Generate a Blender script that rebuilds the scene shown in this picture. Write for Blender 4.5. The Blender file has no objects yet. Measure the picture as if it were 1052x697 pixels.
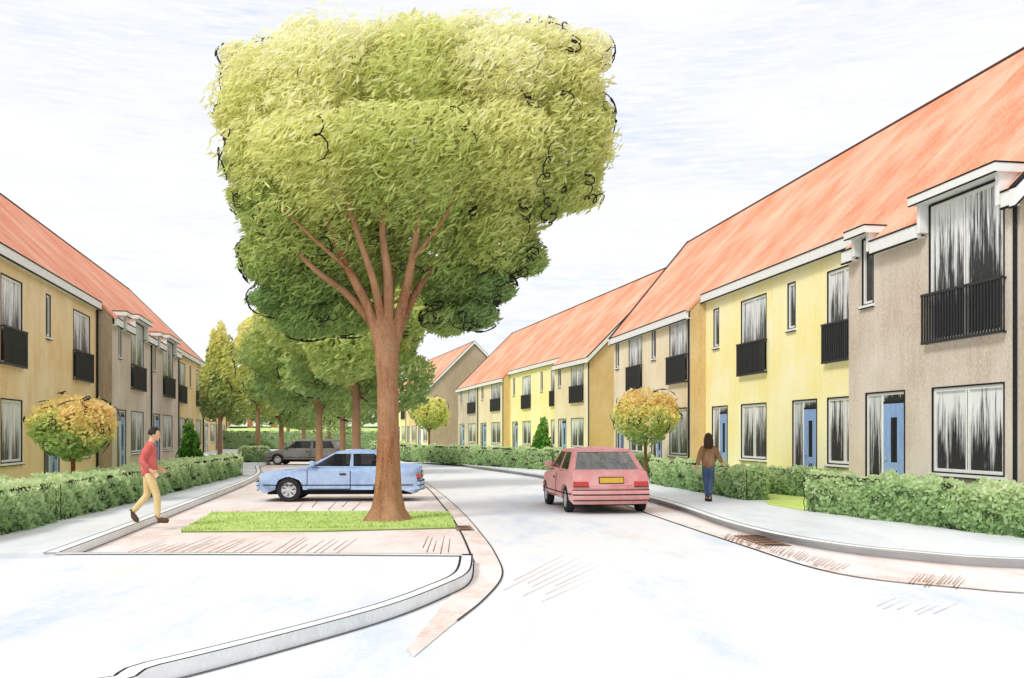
import bpy, bmesh, math, random
import numpy as np
from mathutils import Vector, Matrix
from mathutils.geometry import tessellate_polygon
random.seed(7)
rng = np.random.default_rng(11)
C = bpy.context.scene.collection
R = math.radians
CAM_H = 1.7
HZ = 446.0            # horizon row of the 1052 x 697 photograph
F = 1000.0            # focal length in photograph pixels
S = 1.2               # houses: scale about the eye

def G(px, py):        # ground point seen at a pixel
    z = F * CAM_H / (py - HZ)
    return Vector(((px - 526) * z / F, z, 0))

# ------------------------------------------------------------------ materials
MATS = {}
def new_mat(name):
    m = bpy.data.materials.new(name); m.use_nodes = True
    nt = m.node_tree; b = nt.nodes['Principled BSDF']
    b.inputs['Specular IOR Level'].default_value = 0.15
    b.inputs['Roughness'].default_value = 0.85
    return m, nt, b

def srgb(r, g, b):
    f = lambda c: (c/255/12.92) if c/255 <= .04045 else ((c/255+.055)/1.055)**2.4
    return (f(r), f(g), f(b), 1)

def mixc(nt, fac, a, b):
    n = nt.nodes.new('ShaderNodeMix'); n.data_type = 'RGBA'; n.clamp_factor = True
    for sock, v in ((n.inputs['Factor'], fac), (n.inputs['A'], a), (n.inputs['B'], b)):
        if isinstance(v, bpy.types.NodeSocket): nt.links.new(v, sock)
        else: sock.default_value = v
    return n.outputs['Result']

def noise(nt, scale, stretch=(1,1,1), rot=(0,0,0), detail=5, rough=.65, coord='Object'):
    tc = nt.nodes.new('ShaderNodeTexCoord'); mp = nt.nodes.new('ShaderNodeMapping')
    mp.inputs['Scale'].default_value = stretch; mp.inputs['Rotation'].default_value = rot
    nt.links.new(tc.outputs[coord], mp.inputs['Vector'])
    n = nt.nodes.new('ShaderNodeTexNoise'); n.inputs['Scale'].default_value = scale
    n.inputs['Detail'].default_value = detail; n.inputs['Roughness'].default_value = rough
    nt.links.new(mp.outputs['Vector'], n.inputs['Vector'])
    return n.outputs['Fac']

def ramp(nt, fac, a, b):
    n = nt.nodes.new('ShaderNodeMapRange'); n.inputs['From Min'].default_value = a; n.inputs['From Max'].default_value = b
    nt.links.new(fac, n.inputs['Value']); return n.outputs['Result']

def pencil(name, base, alt, pale, stretch=(1,1,.18), rot=(0,0,0), sc=7, grain=24, amt=.5, rough=.9, blotch=.55):
    """strokes of one colour over another with paper grain showing through"""
    m, nt, b = new_mat(name)
    st = ramp(nt, noise(nt, sc, stretch, rot, 6, .7), .36, .64)
    bl = ramp(nt, noise(nt, blotch, (1,1,.7), rot, 3, .55), .38, .66)
    gr = ramp(nt, noise(nt, grain, (1,1,.6), rot, 2, .6), .42, .72)
    c = mixc(nt, st, base, alt)
    f = nt.nodes.new('ShaderNodeMath'); f.operation = 'MULTIPLY'; f.inputs[1].default_value = amt
    nt.links.new(gr, f.inputs[0])
    g = nt.nodes.new('ShaderNodeMath'); g.operation = 'MULTIPLY'; g.inputs[1].default_value = amt*1.1
    nt.links.new(bl, g.inputs[0])
    c = mixc(nt, g.outputs[0], c, pale)
    c = mixc(nt, f.outputs[0], c, pale)
    nt.links.new(c, b.inputs['Base Color']); b.inputs['Roughness'].default_value = rough
    MATS[name] = m; return m

def plain(name, col, rough=.7, spec=.2, var=.12, sc=20, metal=0):
    m, nt, b = new_mat(name)
    d = tuple(c*(1-var) for c in col[:3]) + (1,)
    l = tuple(min(1, c*(1+var)) for c in col[:3]) + (1,)
    nt.links.new(mixc(nt, ramp(nt, noise(nt, sc), .35, .65), d, l), b.inputs['Base Color'])
    b.inputs['Roughness'].default_value = rough; b.inputs['Specular IOR Level'].default_value = spec
    b.inputs['Metallic'].default_value = metal
    MATS[name] = m; return m

def roof_courses(m):      # shallow courses of tiles across the slope
    nt = m.node_tree; b = nt.nodes['Principled BSDF']
    tc = nt.nodes.new('ShaderNodeTexCoord'); wv = nt.nodes.new('ShaderNodeTexWave')
    wv.wave_type = 'BANDS'; wv.bands_direction = 'Y'; wv.wave_profile = 'SAW'; wv.inputs['Scale'].default_value = 1.15
    wv.inputs['Distortion'].default_value = .5; wv.inputs['Detail Scale'].default_value = 3
    nt.links.new(tc.outputs['Object'], wv.inputs['Vector'])
    bp = nt.nodes.new('ShaderNodeBump'); bp.inputs['Strength'].default_value = .35; bp.inputs['Distance'].default_value = .03
    nt.links.new(wv.outputs['Fac'], bp.inputs['Height']); nt.links.new(bp.outputs['Normal'], b.inputs['Normal'])
pencil('yellow_render', srgb(244,226,132), srgb(250,238,168), srgb(254,250,224), amt=.62)
pencil('pale_ochre_render', srgb(220,180,116), srgb(236,206,150), srgb(250,236,208), amt=.6)
pencil('beige_render', srgb(222,200,160), srgb(234,216,182), srgb(248,240,222), amt=.6)
pencil('taupe_render', srgb(182,164,146), srgb(202,186,170), srgb(232,224,214), amt=.55)
pencil('ochre_end', srgb(200,164,106), srgb(216,184,130), srgb(234,212,172), amt=.5)
pencil('taupe_end', srgb(162,142,120), srgb(180,162,140), srgb(204,190,172), amt=.4)
pencil('roof_tile', srgb(220,114,78), srgb(236,152,116), srgb(250,208,182), stretch=(1,.2,.2), rot=(0,0,.25), sc=6, amt=.5)
roof_courses(MATS['roof_tile'])
plain('white_paint', (.82,.82,.80,1), .6, .2, .05, 6)
plain('ink', (.02,.02,.022,1), .7, .1, .3, 30)
plain('dark_metal', (.03,.03,.033,1), .5, .3, .3, 30)
pencil('blue_door', srgb(112,146,196), srgb(140,170,214), srgb(178,198,228), sc=12, amt=.35, rough=.6)
pencil('kerb_stone', srgb(214,218,216), srgb(232,234,232), srgb(248,248,248), stretch=(1,1,1), sc=3, grain=30)
pencil('bark', srgb(118,74,48), srgb(162,112,78), srgb(204,166,134), stretch=(1,1,.12), sc=9, grain=40, amt=.35, blotch=1.5)
pencil('bark_dark', srgb(96,62,40), srgb(136,92,60), srgb(160,120,90), stretch=(1,1,.15), sc=12, grain=40, amt=.3)
pencil('trunk_grey', srgb(132,100,74), srgb(164,128,98), srgb(190,160,134), stretch=(1,1,.15), sc=12, grain=40, amt=.3)

def ground_mat(name, base, tints, pale, ksc=.35):
    m, nt, b = new_mat(name)
    c = base
    for i, (t, lo, hi, sc, rot) in enumerate(tints):
        f = ramp(nt, noise(nt, sc, (1,.3,1), (0,0,rot), 5, .7), lo, hi)
        c = mixc(nt, f, c, t)
    gr = ramp(nt, noise(nt, 22, (1,1,1), (0,0,0), 3, .7), .5, .75)
    c = mixc(nt, gr, c, pale)
    nt.links.new(c, b.inputs['Base Color']); b.inputs['Roughness'].default_value = .95
    b.inputs['Specular IOR Level'].default_value = .05
    MATS[name] = m
W0 = (.78,.78,.785,1)
ground_mat('road_surface', W0, [(srgb(186,202,224), .50, .72, .5, .5), (srgb(218,204,198), .58, .76, .45, 1.9), (srgb(220,214,188), .62, .8, .5, 2.6)], (.8,.8,.8,1))
ground_mat('pavement_surface', srgb(226,229,230), [(srgb(192,199,203), .45, .72, .6, .4), (srgb(224,208,192), .6, .8, .7, 1.2)], (.74,.74,.74,1))

def brick_mat(name, c1, c2, mortar, scale, bw=.5, rh=.25, lo=.38):
    m, nt, b = new_mat(name)
    tc = nt.nodes.new('ShaderNodeTexCoord'); mp = nt.nodes.new('ShaderNodeMapping')
    mp.inputs['Rotation'].default_value = (0,0,.35); nt.links.new(tc.outputs['Object'], mp.inputs['Vector'])
    br = nt.nodes.new('ShaderNodeTexBrick'); br.inputs['Scale'].default_value = scale
    br.inputs['Color1'].default_value = c1; br.inputs['Color2'].default_value = c2; br.inputs['Mortar'].default_value = mortar
    br.inputs['Mortar Size'].default_value = .012; br.inputs['Brick Width'].default_value = bw; br.inputs['Row Height'].default_value = rh
    nt.links.new(mp.outputs['Vector'], br.inputs['Vector'])
    pale = ramp(nt, noise(nt, .8, (1,.4,1), (0,0,.5), 5, .7), lo, lo+.2)
    c = mixc(nt, pale, br.outputs['Color'], srgb(236,228,224))
    nt.links.new(c, b.inputs['Base Color']); b.inputs['Roughness'].default_value = .95
    b.inputs['Specular IOR Level'].default_value = .05
    MATS[name] = m
brick_mat('bay_brick', srgb(224,202,192), srgb(234,218,210), srgb(206,186,178), 1.3)
brick_mat('gutter_brick', srgb(216,184,166), srgb(232,212,200), srgb(176,144,128), 2.2, lo=.34)

def pane_mat(name, bias, white):
    """net curtain strips hanging behind dark glass: thin vertical strips, longer at the top"""
    m, nt, b = new_mat(name)
    tc = nt.nodes.new('ShaderNodeTexCoord'); sx = nt.nodes.new('ShaderNodeSeparateXYZ')
    nt.links.new(tc.outputs['Generated'], sx.inputs['Vector'])
    n1 = noise(nt, 9, (1,1,.03), detail=4, rough=.8)
    n2 = noise(nt, 30, (1,1,.05), detail=3, rough=.7)
    oi = nt.nodes.new('ShaderNodeObjectInfo')
    for mp in [n for n in nt.nodes if n.type == 'MAPPING']:
        cx = nt.nodes.new('ShaderNodeCombineXYZ'); mm = nt.nodes.new('ShaderNodeMath'); mm.operation = 'MULTIPLY'; mm.inputs[1].default_value = 40
        nt.links.new(oi.outputs['Random'], mm.inputs[0]); nt.links.new(mm.outputs[0], cx.inputs[0]); nt.links.new(cx.outputs[0], mp.inputs['Location'])
    rb = nt.nodes.new('ShaderNodeMath'); rb.operation = 'MULTIPLY_ADD'; rb.inputs[1].default_value = .16; rb.inputs[2].default_value = bias-.08
    nt.links.new(oi.outputs['Random'], rb.inputs[0])
    a = nt.nodes.new('ShaderNodeMath'); a.operation = 'MULTIPLY_ADD'
    nt.links.new(sx.outputs['Z'], a.inputs[0]); a.inputs[1].default_value = .34; nt.links.new(rb.outputs[0], a.inputs[2])
    s = nt.nodes.new('ShaderNodeMath'); s.operation = 'ADD'; nt.links.new(n1, s.inputs[0]); nt.links.new(a.outputs[0], s.inputs[1])
    s2 = nt.nodes.new('ShaderNodeMath'); s2.operation = 'MULTIPLY_ADD'; nt.links.new(n2, s2.inputs[0]); s2.inputs[1].default_value = .55
    nt.links.new(s.outputs[0], s2.inputs[2])
    f = ramp(nt, s2.outputs[0], .86, 1.02)
    nt.links.new(mixc(nt, f, (.03,.03,.034,1), white), b.inputs['Base Color'])
    b.inputs['Roughness'].default_value = .25; b.inputs['Specular IOR Level'].default_value = .25
    MATS[name] = m
pane_mat('curtained_glass', -.06, (.78,.79,.80,1))
pane_mat('dark_glass', -.14, (.62,.64,.66,1))

def glass_mat(name, tint, alpha):
    m, nt, b = new_mat(name)
    nt.links.new(mixc(nt, ramp(nt, noise(nt, 6, (1,1,.3)), .4, .6), tint, tuple(c*.7 for c in tint[:3])+(1,)), b.inputs['Base Color'])
    b.inputs['Roughness'].default_value = .08; b.inputs['Specular IOR Level'].default_value = .45
    b.inputs['Alpha'].default_value = alpha
    MATS[name] = m
glass_mat('car_glass', (.02,.022,.026,1), .78)
glass_mat('rear_glass', (.70,.70,.68,1), .38)

def leaf_mat(name, trans=.35):
    m, nt, b = new_mat(name)
    at = nt.nodes.new('ShaderNodeAttribute'); at.attribute_name = 'leaf'
    nt.links.new(at.outputs['Color'], b.inputs['Base Color'])
    b.inputs['Roughness'].default_value = .8; b.inputs['Specular IOR Level'].default_value = .1
    tr = nt.nodes.new('ShaderNodeBsdfTranslucent'); nt.links.new(at.outputs['Color'], tr.inputs['Color'])
    mx = nt.nodes.new('ShaderNodeMixShader'); mx.inputs[0].default_value = trans
    nt.links.new(b.outputs[0], mx.inputs[1]); nt.links.new(tr.outputs[0], mx.inputs[2])
    nt.links.new(mx.outputs[0], nt.nodes['Material Output'].inputs[0])
    MATS[name] = m
leaf_mat('leaves', .5)
pencil('grass', srgb(160,192,96), srgb(192,214,120), srgb(220,232,160), stretch=(1,1,1), sc=6, grain=60, amt=.4, blotch=.8)
pencil('lawn_bright', srgb(176,206,88), srgb(206,224,120), srgb(232,240,170), stretch=(1,1,1), sc=5, grain=50, amt=.35)
pencil('hedge_core', srgb(120,146,100), srgb(142,166,118), srgb(160,182,134), stretch=(1,1,1), sc=8, amt=.2)
pencil('blue_paint', srgb(132,164,212), srgb(164,190,226), srgb(206,220,240), stretch=(1,1,.5), sc=5, grain=45, amt=.4, rough=.5)
pencil('red_paint', srgb(234,140,140), srgb(244,176,172), srgb(250,212,208), stretch=(1,1,.5), sc=5, grain=45, amt=.4, rough=.5)
pencil('grey_paint', srgb(92,91,88), srgb(122,121,117), srgb(168,167,162), stretch=(1,1,.5), sc=5, grain=45, amt=.4, rough=.5)
plain('tyre_rubber', (.035,.035,.038,1), .85, .1)
plain('rim_metal', (.55,.56,.57,1), .45, .5, .1)
plain('lamp_red', (.62,.05,.04,1), .3, .5)
plain('lamp_clear', (.72,.74,.76,1), .2, .5, .05)
plain('plate_yellow', srgb(232,190,72), .5, .2, .08)
plain('seat_fabric', (.05,.05,.055,1), .9, .1)
plain('skin', srgb(226,178,148), .6, .3, .06)
plain('hair_dark', (.035,.025,.02,1), .7, .2, .4, 60)
plain('hair_brown', (.06,.03,.018,1), .7, .2, .4, 60)
pencil('jacket_red', srgb(188,78,76), srgb(212,110,104), srgb(232,140,132), sc=14, stretch=(1,1,.4), grain=60, amt=.4, blotch=3)
pencil('trousers_beige', srgb(212,180,116), srgb(230,204,150), srgb(244,228,190), sc=14, stretch=(1,1,.3), grain=60, amt=.4, blotch=3)
pencil('top_brown', srgb(118,82,58), srgb(158,118,86), srgb(196,160,126), sc=14, stretch=(1,1,.4), grain=60, amt=.35, blotch=3)
pencil('jeans_blue', srgb(46,58,82), srgb(74,96,134), srgb(124,150,184), sc=14, stretch=(1,1,.3), grain=60, amt=.35, blotch=3)
plain('shoe_brown', (.12,.06,.035,1), .6, .2)
plain('shoe_dark', (.03,.03,.04,1), .6, .2)
M = MATS

# ------------------------------------------------------------------ mesh helpers
class MB:
    def __init__(s): s.v = []; s.f = []; s.m = []
    def face(s, pts, mi=0):
        i = len(s.v); s.v += [tuple(p) for p in pts]; s.f.append(tuple(range(i, i+len(pts)))); s.m.append(mi)
    def box(s, x0, x1, y0, y1, z0, z1, mi=0):
        i = len(s.v)
        s.v += [(x0,y0,z0),(x1,y0,z0),(x1,y1,z0),(x0,y1,z0),(x0,y0,z1),(x1,y0,z1),(x1,y1,z1),(x0,y1,z1)]
        for q in ((0,3,2,1),(4,5,6,7),(0,1,5,4),(1,2,6,5),(2,3,7,6),(3,0,4,7)):
            s.f.append(tuple(i+k for k in q)); s.m.append(mi)
    def hexa(s, p, mi=0):      # eight corners, bottom four then top four
        i = len(s.v); s.v += [tuple(q) for q in p]
        for q in ((0,3,2,1),(4,5,6,7),(0,1,5,4),(1,2,6,5),(2,3,7,6),(3,0,4,7)):
            s.f.append(tuple(i+k for k in q)); s.m.append(mi)
    def tube(s, pts, rad, n=8, mi=0, cap=True):
        pts = [Vector(p) for p in pts]
        if not hasattr(rad, '__len__'): rad = [rad]*len(pts)
        i0 = len(s.v); u = None
        for k, p in enumerate(pts):
            t = (pts[min(k+1, len(pts)-1)] - pts[max(k-1, 0)])
            t = t.normalized() if t.length > 1e-9 else Vector((0,0,1))
            if u is None: u = t.orthogonal().normalized()
            else:
                u = u - t*u.dot(t); u = u.normalized() if u.length > 1e-6 else t.orthogonal().normalized()
            w = t.cross(u)
            for j in range(n):
                a = 2*math.pi*j/n
                s.v.append(tuple(p + (u*math.cos(a) + w*math.sin(a))*rad[k]))
        for k in range(len(pts)-1):
            for j in range(n):
                a = i0+k*n+j; b = i0+k*n+(j+1) % n
                s.f.append((a, b, b+n, a+n)); s.m.append(mi)
        if cap:
            s.f.append(tuple(i0+j for j in range(n-1, -1, -1))); s.m.append(mi)
            e = i0+(len(pts)-1)*n; s.f.append(tuple(e+j for j in range(n))); s.m.append(mi)
    def poly(s, pts, z, mi=0):  # flat simple polygon
        i = len(s.v); P = [Vector((p[0], p[1], 0)) for p in pts]
        s.v += [(p[0], p[1], z) for p in pts]
        for t in tessellate_polygon([P]):
            a, b, c = t
            n = (P[b]-P[a]).cross(P[c]-P[a]).z
            s.f.append((i+a, i+b, i+c) if n > 0 else (i+a, i+c, i+b)); s.m.append(mi)
    def slab(s, pts, z0, z1, mi=0):
        s.poly(pts, z1, mi); n = len(pts)
        for k in range(n):
            a, b = pts[k], pts[(k+1) % n]
            s.face([(a[0],a[1],z0),(b[0],b[1],z0),(b[0],b[1],z1),(a[0],a[1],z1)], mi)
    def build(s, name, mats, parent=None, smooth=False):
        me = bpy.data.meshes.new(name); me.from_pydata(s.v, [], s.f)
        if not isinstance(mats, (list, tuple)): mats = [mats]
        for m in mats: me.materials.append(M[m] if isinstance(m, str) else m)
        me.polygons.foreach_set('material_index', s.m)
        if smooth: me.polygons.foreach_set('use_smooth', [True]*len(s.f))
        me.update()
        o = bpy.data.objects.new(name, me); C.objects.link(o)
        if parent: o.parent = parent
        return o

def tag(o, label=None, cat=None, group=None, kind=None):
    if label: o['label'] = label
    if cat: o['category'] = cat
    if group: o['group'] = group
    if kind: o['kind'] = kind
    return o
def thing(name, label, cat, loc=(0,0,0), rz=0, group=None):
    o = bpy.data.objects.new(name, None); C.objects.link(o); o.empty_display_size = .3
    o.location = loc; o.rotation_euler = (0,0,rz)
    return tag(o, label, cat, group)
def soften(o, w=.02, seg=2, ang=30):
    b = o.modifiers.new('bevel', 'BEVEL'); b.width = w; b.segments = seg; b.limit_method = 'ANGLE'; b.angle_limit = R(ang)
    return o
def offset_line(pts, d):   # offset a polyline to its left by d
    out = []
    for k, p in enumerate(pts):
        a = Vector(pts[max(k-1, 0)][:2]); b = Vector(pts[min(k+1, len(pts)-1)][:2])
        t = (b-a).normalized(); n = Vector((-t.y, t.x))
        out.append((p[0]+n.x*d, p[1]+n.y*d))
    return out
def smooth_line(pts, n=8):  # Catmull-Rom
    pts = [Vector(p[:2]) for p in pts]; out = []
    for k in range(len(pts)-1):
        p0 = pts[max(k-1,0)]; p1 = pts[k]; p2 = pts[k+1]; p3 = pts[min(k+2, len(pts)-1)]
        for j in range(n):
            t = j/n
            out.append(tuple(.5*((2*p1)+(p2-p0)*t+(2*p0-5*p1+4*p2-p3)*t*t+(-p0+3*p1-3*p2+p3)*t**3)))
    out.append(tuple(pts[-1])); return out

# ------------------------------------------------------------------ setting: ground
KH = .12
b = MB(); b.poly([(-900,-300),(900,-300),(900,1400),(-900,1400)], -.03)
tag(b.build('ground', 'grass'), kind='structure')

left_kerb = smooth_line([G(60,578), G(165,535), G(265,492), (-12.9,50), (-14.5,62), (-19,85), (-30,118)], 6)
right_kerb = smooth_line([(30,9.2), (16,10.4), (9.5,11.6), G(1052,584), G(950,577), G(850,565), G(760,545), G(665,514), G(555,491), G(470,478.5), (-8.5,75), (-16,105), (-24,130)], 6)
tip = G(485,580)
front_kerb = smooth_line([tip] + [G(*q)*.94 for q in ((481,590),(455,604),(400,625),(300,653),(165,687),(40,713))] + [(-7,4.95), (-26,3.6)], 6)

b = MB(); b.poly([(-60,-40),(60,-40),(60,12)] + [(p[0]+.3, p[1]+.3) for p in right_kerb] + [(-34,130)] + [(p[0]-.3, p[1]) for p in reversed(left_kerb)] + [(-60,12)], 0)
tag(b.build('road', 'road_surface'), kind='structure')

# raised pavements (slabs) with kerb stones along their street edge
lp = [tuple(p) for p in left_kerb]
pav_left = [(-60,12.4)] + lp + [(-60,118)]
# foreground corner: from the kerb start to the tip and back along the front kerb
b = MB(); b.slab([(-60,12.4)] + lp + [(-60,120)], -.02, KH)
tag(b.build('pavement', 'pavement_surface'), kind='structure')
b = MB(); b.slab([(-60,12.39), (lp[0][0]-.003,12.39)] + [(lp[0][0]+.25, lp[0][1]-.0)] + [(tip[0],tip[1])] + [(p[0],p[1]) for p in front_kerb[1:]] + [(-60,3.6)], -.02, KH-.004)
tag(b.build('pavement', 'road_surface'), kind='structure')
b = MB(); b.slab([(60,9)] + [tuple(p) for p in right_kerb] + [(-24,135),(60,135)], -.02, KH)
tag(b.build('pavement', 'pavement_surface'), kind='structure')

def kerb(line, side, name='kerb', w=.17, z=KH+.012, start=0):
    """kerb stones: top face, street face and a dark joint on either edge"""
    b = MB(); o = offset_line(line, side*w); o2 = offset_line(line, side*(w+.03)); f = offset_line(line, -side*.012); g2 = offset_line(line, -side*.03)
    for k in range(len(line)-1):
        a0, a1 = f[k], f[k+1]; c0, c1 = o[k], o[k+1]; e0, e1 = o2[k], o2[k+1]; h0, h1 = g2[k], g2[k+1]
        b.face([(a0[0],a0[1],z),(a1[0],a1[1],z),(c1[0],c1[1],z),(c0[0],c0[1],z)], 0)
        b.face([(a0[0],a0[1],-.01),(a1[0],a1[1],-.01),(a1[0],a1[1],z),(a0[0],a0[1],z)], 0)
        b.face([(c0[0],c0[1],z-.02),(c1[0],c1[1],z-.02),(c1[0],c1[1],z),(c0[0],c0[1],z)], 0)
        b.face([(c0[0],c0[1],z-.003),(c1[0],c1[1],z-.003),(e1[0],e1[1],z-.003),(e0[0],e0[1],z-.003)], 1)
        b.face([(a0[0],a0[1],z+.002),(a1[0],a1[1],z+.002),(f[k+1][0]*.85+c1[0]*.15,f[k+1][1]*.85+c1[1]*.15,z+.002),(a0[0]*.85+c0[0]*.15,a0[1]*.85+c0[1]*.15,z+.002)], 1)
        b.face([(h0[0],h0[1],.010),(h1[0],h1[1],.010),(a1[0],a1[1],.010),(a0[0],a0[1],.010)], 1)
    return tag(b.build(name, ['kerb_stone', 'ink']), kind='structure')
kerb(left_kerb, 1); kerb(right_kerb, 1); kerb(front_kerb, -1, w=.13)
# edge kerb of the foreground corner against the parking bay
edge = [(lp[0][0], lp[0][1]), (-4,12.86), (-2,12.78), (tip[0], tip[1])]
kerb(edge, -1, w=.12)

# brick parking bay, flush with the road
bay_edge = smooth_line([tip + Vector((.02,.1,0)), G(472,545), G(455,520), G(432,497), (-6.4,50), (-9.8,70)], 5)
outer = smooth_line([G(425,676), G(462,645), G(498,616), G(516,592), G(510,572), G(496,551), G(470,522), G(443,500), (-5.6,50), (-9,70)], 5)
b = MB(); b.poly([(lp[0][0]+.05, lp[0][1]+.08)] + [tuple(p) for p in bay_edge] + [(-15,68)] + [(p[0]+.02,p[1]) for p in reversed(lp) if p[1] < 66 and p[1] > 13.2], .004)
tag(b.build('parking_bay', 'bay_brick'), kind='structure')
b = MB(); b.poly([tuple(p) for p in outer] + [tuple(p) for p in reversed(bay_edge)] + [(p[0]+.03,p[1]-.03) for p in front_kerb[0:12]] + [tuple(G(418,668)[:2])], .008)
tag(b.build('gutter', 'gutter_brick'), kind='structure')
rg_in = [(p[0],p[1]) for p in right_kerb if 11.0 < p[1] < 30]
rg_out = smooth_line([G(1052,610), G(1000,606), G(860,590), G(760,560), G(665,528), G(610,508)], 6)
b = MB(); b.poly(rg_in + list(reversed([tuple(p) for p in rg_out])), .004)
tag(b.build('gutter', 'gutter_brick'), kind='structure')
def joint(line, w, z):
    b = MB(); a = offset_line(line, w/2); c = offset_line(line, -w/2)
    for k in range(len(line)-1):
        b.face([(a[k][0],a[k][1],z),(c[k][0],c[k][1],z),(c[k+1][0],c[k+1][1],z),(a[k+1][0],a[k+1][1],z)])
    return tag(b.build('paving_line', 'ink'), kind='structure')
joint(rg_out, .03, .012); joint(outer[6:], .018, .014); joint(bay_edge, .03, .014)

def strokes(quads, n, w=.012, z=.0075):  # loose hatching strokes added over the ground as drawn marks
    b = MB()
    for q, m in zip(quads, n):
        A0,B0,C0,D0 = [G(*c) for c in q]      # A-B lower edge, D-C upper edge
        for i in range(m):
            u = (i+random.uniform(-.3,.3))/m; v0 = random.uniform(0,.35); v1 = random.uniform(.6,1)
            lo, hi = A0.lerp(B0,u), D0.lerp(C0,u); p, q2 = lo.lerp(hi,v0), lo.lerp(hi,v1)
            d = (q2-p).normalized(); nx, ny = -d.y*w*p.y/15, d.x*w*p.y/15
            b.face([(p.x-nx,p.y-ny,z),(p.x+nx,p.y+ny,z),(q2.x+nx*.4,q2.y+ny*.4,z),(q2.x-nx*.4,q2.y-ny*.4,z)])
    return tag(b.build('paving_line', 'bark_dark'), kind='structure')
strokes([[(110,576),(250,576),(300,550),(180,551)],[(270,575),(345,575),(378,551),(305,552)],[(430,572),(470,570),(470,548),(440,550)],[(300,526),(380,526),(395,512),(310,514)]], [15,9,5,5], .008)
strokes([[(512,606),(560,622),(640,588),(590,566)],[(900,625),(960,640),(1000,622),(930,612)]], [8,6], .0045)
strokes([[(742,556),(862,590),(880,580),(752,545)],[(930,604),(985,608),(1000,592),(945,588)],[(462,520),(488,552),(500,552),(474,520)]], [44,14,9], .006, .012)
# grass strip round the big tree
gl, gr_ = G(188,547), G(470,543)
strip = [G(186,547.5), G(330,547), G(468,543.5), G(462,528), G(330,527.5), G(218,528.5)]
b = MB(); b.slab([tuple(p[:2]) for p in strip], .0, .05); tag(b.build('grass_strip', 'grass'), kind='structure')
joint([tuple(p[:2]) for p in (strip[0], strip[1], strip[2])], .045, .02)
b = MB()
pts = []
for k in range(5200):
    u, v = random.random(), random.random()
    p = (strip[0].lerp(strip[2], u)).lerp(strip[5].lerp(strip[3], u), v)
    if k % 5 == 0: p = (strip[0].lerp(strip[2], u)) + Vector((0, random.uniform(-.05,.1), 0))
    h = random.uniform(.01,.05); a = random.uniform(0, 6.28); w = .012
    dx, dy = math.cos(a)*w, math.sin(a)*w; lx, ly = random.uniform(-.04,.04), random.uniform(-.04,.04)
    b.face([(p.x-dx,p.y-dy,.045),(p.x+dx,p.y+dy,.045),(p.x+lx,p.y+ly,.05+h)], 0 if random.random() < .95 else 1)
tag(b.build('grass', ['grass', 'hedge_core']), kind='stuff')

# front gardens
for poly in ([(5.72,21.7),(6.0,20.1),(8.0,20.3),(7.9,26.5),(6.8,27.6)], [(-9.9,12.6),(-10.6,24),(-12.6,40.4),(-30,42),(-30,12.6)], [(5.9,25.4),(4.9,36),(8,42),(12,27)], [(9.4,13),(7.8,20.4),(14,20.2),(16,12)], [(4.9,40),(-5,60),(-14,100),(10,100),(12,50)]):
    b = MB(); b.poly(poly, KH+.006); tag(b.build('lawn', 'lawn_bright'), kind='structure')

# grassy bank closing the street
b = MB()
prof = [(108,-.02),(122,.9),(138,2.1),(152,2.65),(175,2.7),(230,2.0)]
for k in range(len(prof)-1):
    for j in range(24):
        xa, xb = -110+j*9, -110+(j+1)*9
        q = [(xa,prof[k]),(xb,prof[k]),(xb,prof[k+1]),(xa,prof[k+1])]
        b.face([(x, y, z+.15*math.sin(x*.23+y*.1)) for x, (y, z) in q])
tag(b.build('grass_bank', 'grass'), kind='structure')

# ------------------------------------------------------------------ houses
W_H, RIDGE, EAVE0 = 4.8, 11.42, 6.62     # facade to ridge, ridge height, roof plane at the facade line
def HS(z): return CAM_H + (z-CAM_H)*S

def wall_front(b, L, top, holes, depth=.13):
    xs = sorted({0, L} | {h[0] for h in holes} | {h[1] for h in holes})
    zs = sorted({0, top} | {min(h[2],top) for h in holes} | {min(h[3],top) for h in holes})
    for i in range(len(xs)-1):
        for j in range(len(zs)-1):
            cx, cz = (xs[i]+xs[i+1])/2, (zs[j]+zs[j+1])/2
            if any(h[0] < cx < h[1] and h[2] < cz < h[3] for h in holes): continue
            b.face([(xs[i],0,zs[j]),(xs[i+1],0,zs[j]),(xs[i+1],0,zs[j+1]),(xs[i],0,zs[j+1])])
    for x0,x1,z0,z1 in holes:
        t = min(z1, top)
        b.face([(x0,0,z0),(x0,0,t),(x0,depth,t),(x0,depth,z0)]); b.face([(x1,0,z0),(x1,depth,z0),(x1,depth,t),(x1,0,t)])
        b.face([(x0,0,z0),(x0,depth,z0),(x1,depth,z0),(x1,0,z0)])
        if z1 < top: b.face([(x0,0,z1),(x1,0,z1),(x1,depth,z1),(x0,depth,z1)])

def rect_ring(b, x0, x1, z0, z1, t, y0, y1, mi=0):
    b.box(x0, x1, y0, y1, z0, z0+t, mi); b.box(x0, x1, y0, y1, z1-t, z1, mi)
    b.box(x0, x0+t, y0, y1, z0+t, z1-t, mi); b.box(x1-t, x1, y0, y1, z0+t, z1-t, mi)

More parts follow.
